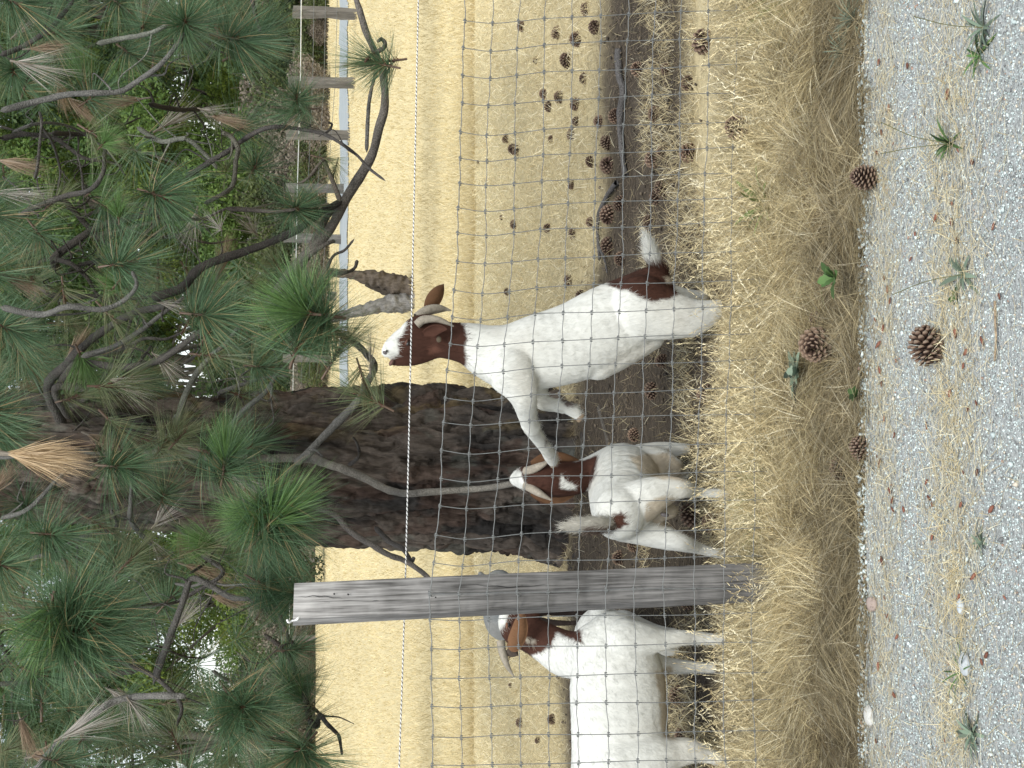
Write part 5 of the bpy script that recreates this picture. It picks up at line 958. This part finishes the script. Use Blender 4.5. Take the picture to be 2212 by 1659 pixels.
for x, y in sorted([(1906, 135), (1912, 285), (1928, 235), (1938, 310), (1902, 330), (1969, 142), (1985, 505), (1975, 560), (1918, 600), (1925, 625), (1930, 650), (1898, 690), (1916, 710), (1905, 745), (1944, 780), (1908, 800), (1912, 830), (1918, 905), (1902, 985), (1908, 1000), (1940, 940), (2010, 920), (1930, 1060), (1935, 1080), (1936, 1100), (2010, 1040), (2022, 1090), (1912, 1210), (1918, 1290), (1930, 1340), (1946, 1375), (1939, 1500), (1905, 1440), (1925, 1330), (1960, 1100), (1900, 1600), (2065, 440), (2075, 520), (2064, 480), (2078, 325), (2055, 205), (2108, 350), (2130, 735), (2095, 760), (2090, 790), (2072, 720), (2118, 870), (2100, 885), (2120, 1020), (2090, 1020), (2085, 1090), (2150, 1100), (2080, 1290), (2130, 1430), (2140, 1415), (2112, 1245), (2060, 850), (2015, 1075), (2022, 1160), (2030, 470), (2168, 640), (2155, 490), (2180, 1290), (2050, 1600)], key=lambda a: min(a[1], 1659 - a[1])): chip(x, y)
def plant(label, x, y, n, L, Wd, cols, el=(.5, 1.3), name='weed', cat='plant', lob=False, stems=0):
    p = gnd(x, y); z = gzs(p.x, p.y) if p.y > 3.9 else .004; o = empty(name, (p.x, p.y, z), label=label, category=cat); me_cache = []
    for i in range(n):
        a = i * 2.4 + rr.uniform(-.3, .3); e = rr.uniform(*el); l = L * rr.uniform(.6, 1.1); d = np.array([math.cos(a) * math.cos(e), math.sin(a) * math.cos(e), math.sin(e)]); t = np.linspace(0, 1, 9)
        C = d[None] * l * t[:, None] + np.array([d[0], d[1], -1])[None] * .35 * l * (t**2)[:, None]; s = np.cross(d, [0, 0, 1]); s /= np.linalg.norm(s); wd = Wd * np.sin(np.pi * np.clip(t * .93 + .07, 0, 1)) ** .8
        if lob: wd = wd * (.62 + .55 * np.abs(np.sin(t * 9.5))) * (t > .2) + .0008
        up = np.cross(s, d); V = np.concatenate([C + s * wd[:, None] + up * .15 * wd[:, None], C, C - s * wd[:, None] + up * .15 * wd[:, None]]); m = len(t); V[:, 2] = np.maximum(V[:, 2], .002)
        F = [[r_ * m + q, r_ * m + q + 1, (r_ + 1) * m + q + 1, (r_ + 1) * m + q] for r_ in (0, 1) for q in range(m - 1)]
        cc = np.array(cols[0]) * (1 - rr.random()) + np.array(cols[1]) * rr.random()
        link('leaf', np_mesh('leaf', V, np.array(F), np.tile(cc, (len(V), 1)), smooth=True), M_LEAF, o)
    for i in range(stems):
        a = rr.uniform(-.6, .6); C = catmull([(0, 0, 0), (a * .04, .02, L * 1.1), (a * .12, .02, L * 2.2)], 5); V, F = tube_arrays(C, .0012, 5); link('stem', np_mesh('stem', V, F, np.tile((.2, .2, .1), (len(V), 1))), M_LEAF, o)
    return o
GR = ((.06, .12, .04), (.11, .19, .06)); SG = ((.12, .17, .12), (.2, .25, .18))
plant('green strap-leaved weed growing in the straw strip on the gravel', 2060, 310, 15, .085, .0042, GR, (.3, 1.3), stems=2)
plant('grey-green rosette with broad blades on the gravel', 2088, 592, 9, .085, .0065, SG, (.3, 1.4), stems=1)
plant('small dark green rosette beside the grey-green one', 2070, 640, 8, .035, .006, GR, (.2, 1.0))
plant('ragged green weed at the top right corner of the gravel', 2130, 60, 18, .08, .004, SG, (.1, 1.0), stems=1)
plant('low green weed on the gravel at the far right', 2120, 120, 14, .07, .004, GR, (.1, .9))
plant('leafy green weed on the gravel at the far left', 2108, 1585, 18, .07, .005, SG, (.2, 1.1))
plant('small green grass tuft on the gravel left of the cone', 2085, 1450, 10, .09, .0022, GR, (.4, .9))
plant('wispy little green weed on the gravel below the post', 2125, 1170, 12, .04, .003, SG, (.2, 1.0))
plant('oak seedling with lobed green leaves standing in the brown grass', 1862, 600, 8, .075, .016, GR, (.7, 1.5), 'seedling', 'seedling', True, 0).location.z += .075
plant('cluster of lobed oak leaves left of the round cone', 1760, 800, 16, .085, .015, SG, (.4, 1.2), 'seedling', 'seedling', True, 0).location.z += .05
plant('tiny green oak sprout at the gravel edge', 1872, 850, 5, .045, .012, GR, (.4, 1.2), 'seedling', 'seedling', True, 0).location.z += .02
plant('feathery green thistle leaves in the golden grass right of the rearing goat', 1690, 440, 12, .20, .009, ((.16, .22, .07), (.22, .28, .10)), (.6, 1.4), 'thistle', 'thistle', True)
plant('soft green grass tuft in the brown verge at the far right', 1850, 40, 40, .10, .002, SG, (.3, 1.3), 'grass_tuft', 'grass')
plant('faded green weed in the verge right of the standing cone', 1830, 110, 30, .09, .002, SG, (.4, 1.3), 'grass_tuft', 'grass')
def rock(label, x, y, s, tone):
    p = gnd(x, y); v = SPH_V * s * (.75 + .5 * fbm(SPH_V[:, 0] * 1.4 + x, SPH_V[:, 1] * 1.4, SPH_V[:, 2] * 1.4))[:, None]; v[:, 2] *= .55; v[:, 0] *= 1.3
    o = link('stone', np_mesh('stone', v, SPH_F, np.tile(tone, (len(v), 1))), M_STONE, label=label, category='stone'); o.location = (p.x, p.y, .01); o.rotation_euler = (0, 0, rr.random() * 3)
rock('pinkish stone half in the grass at the gravel edge below the post', 1890, 1305, .022, (.34, .27, .23)); rock('larger grey stone on the gravel at the left', 2092, 1435, .022, (.40, .43, .44)); rock('rough pale stone at the gravel edge at the left', 1884, 1545, .024, (.5, .5, .46)); rock('small grey stone on the gravel below the straw wisps', 2083, 1310, .016, (.45, .5, .53))
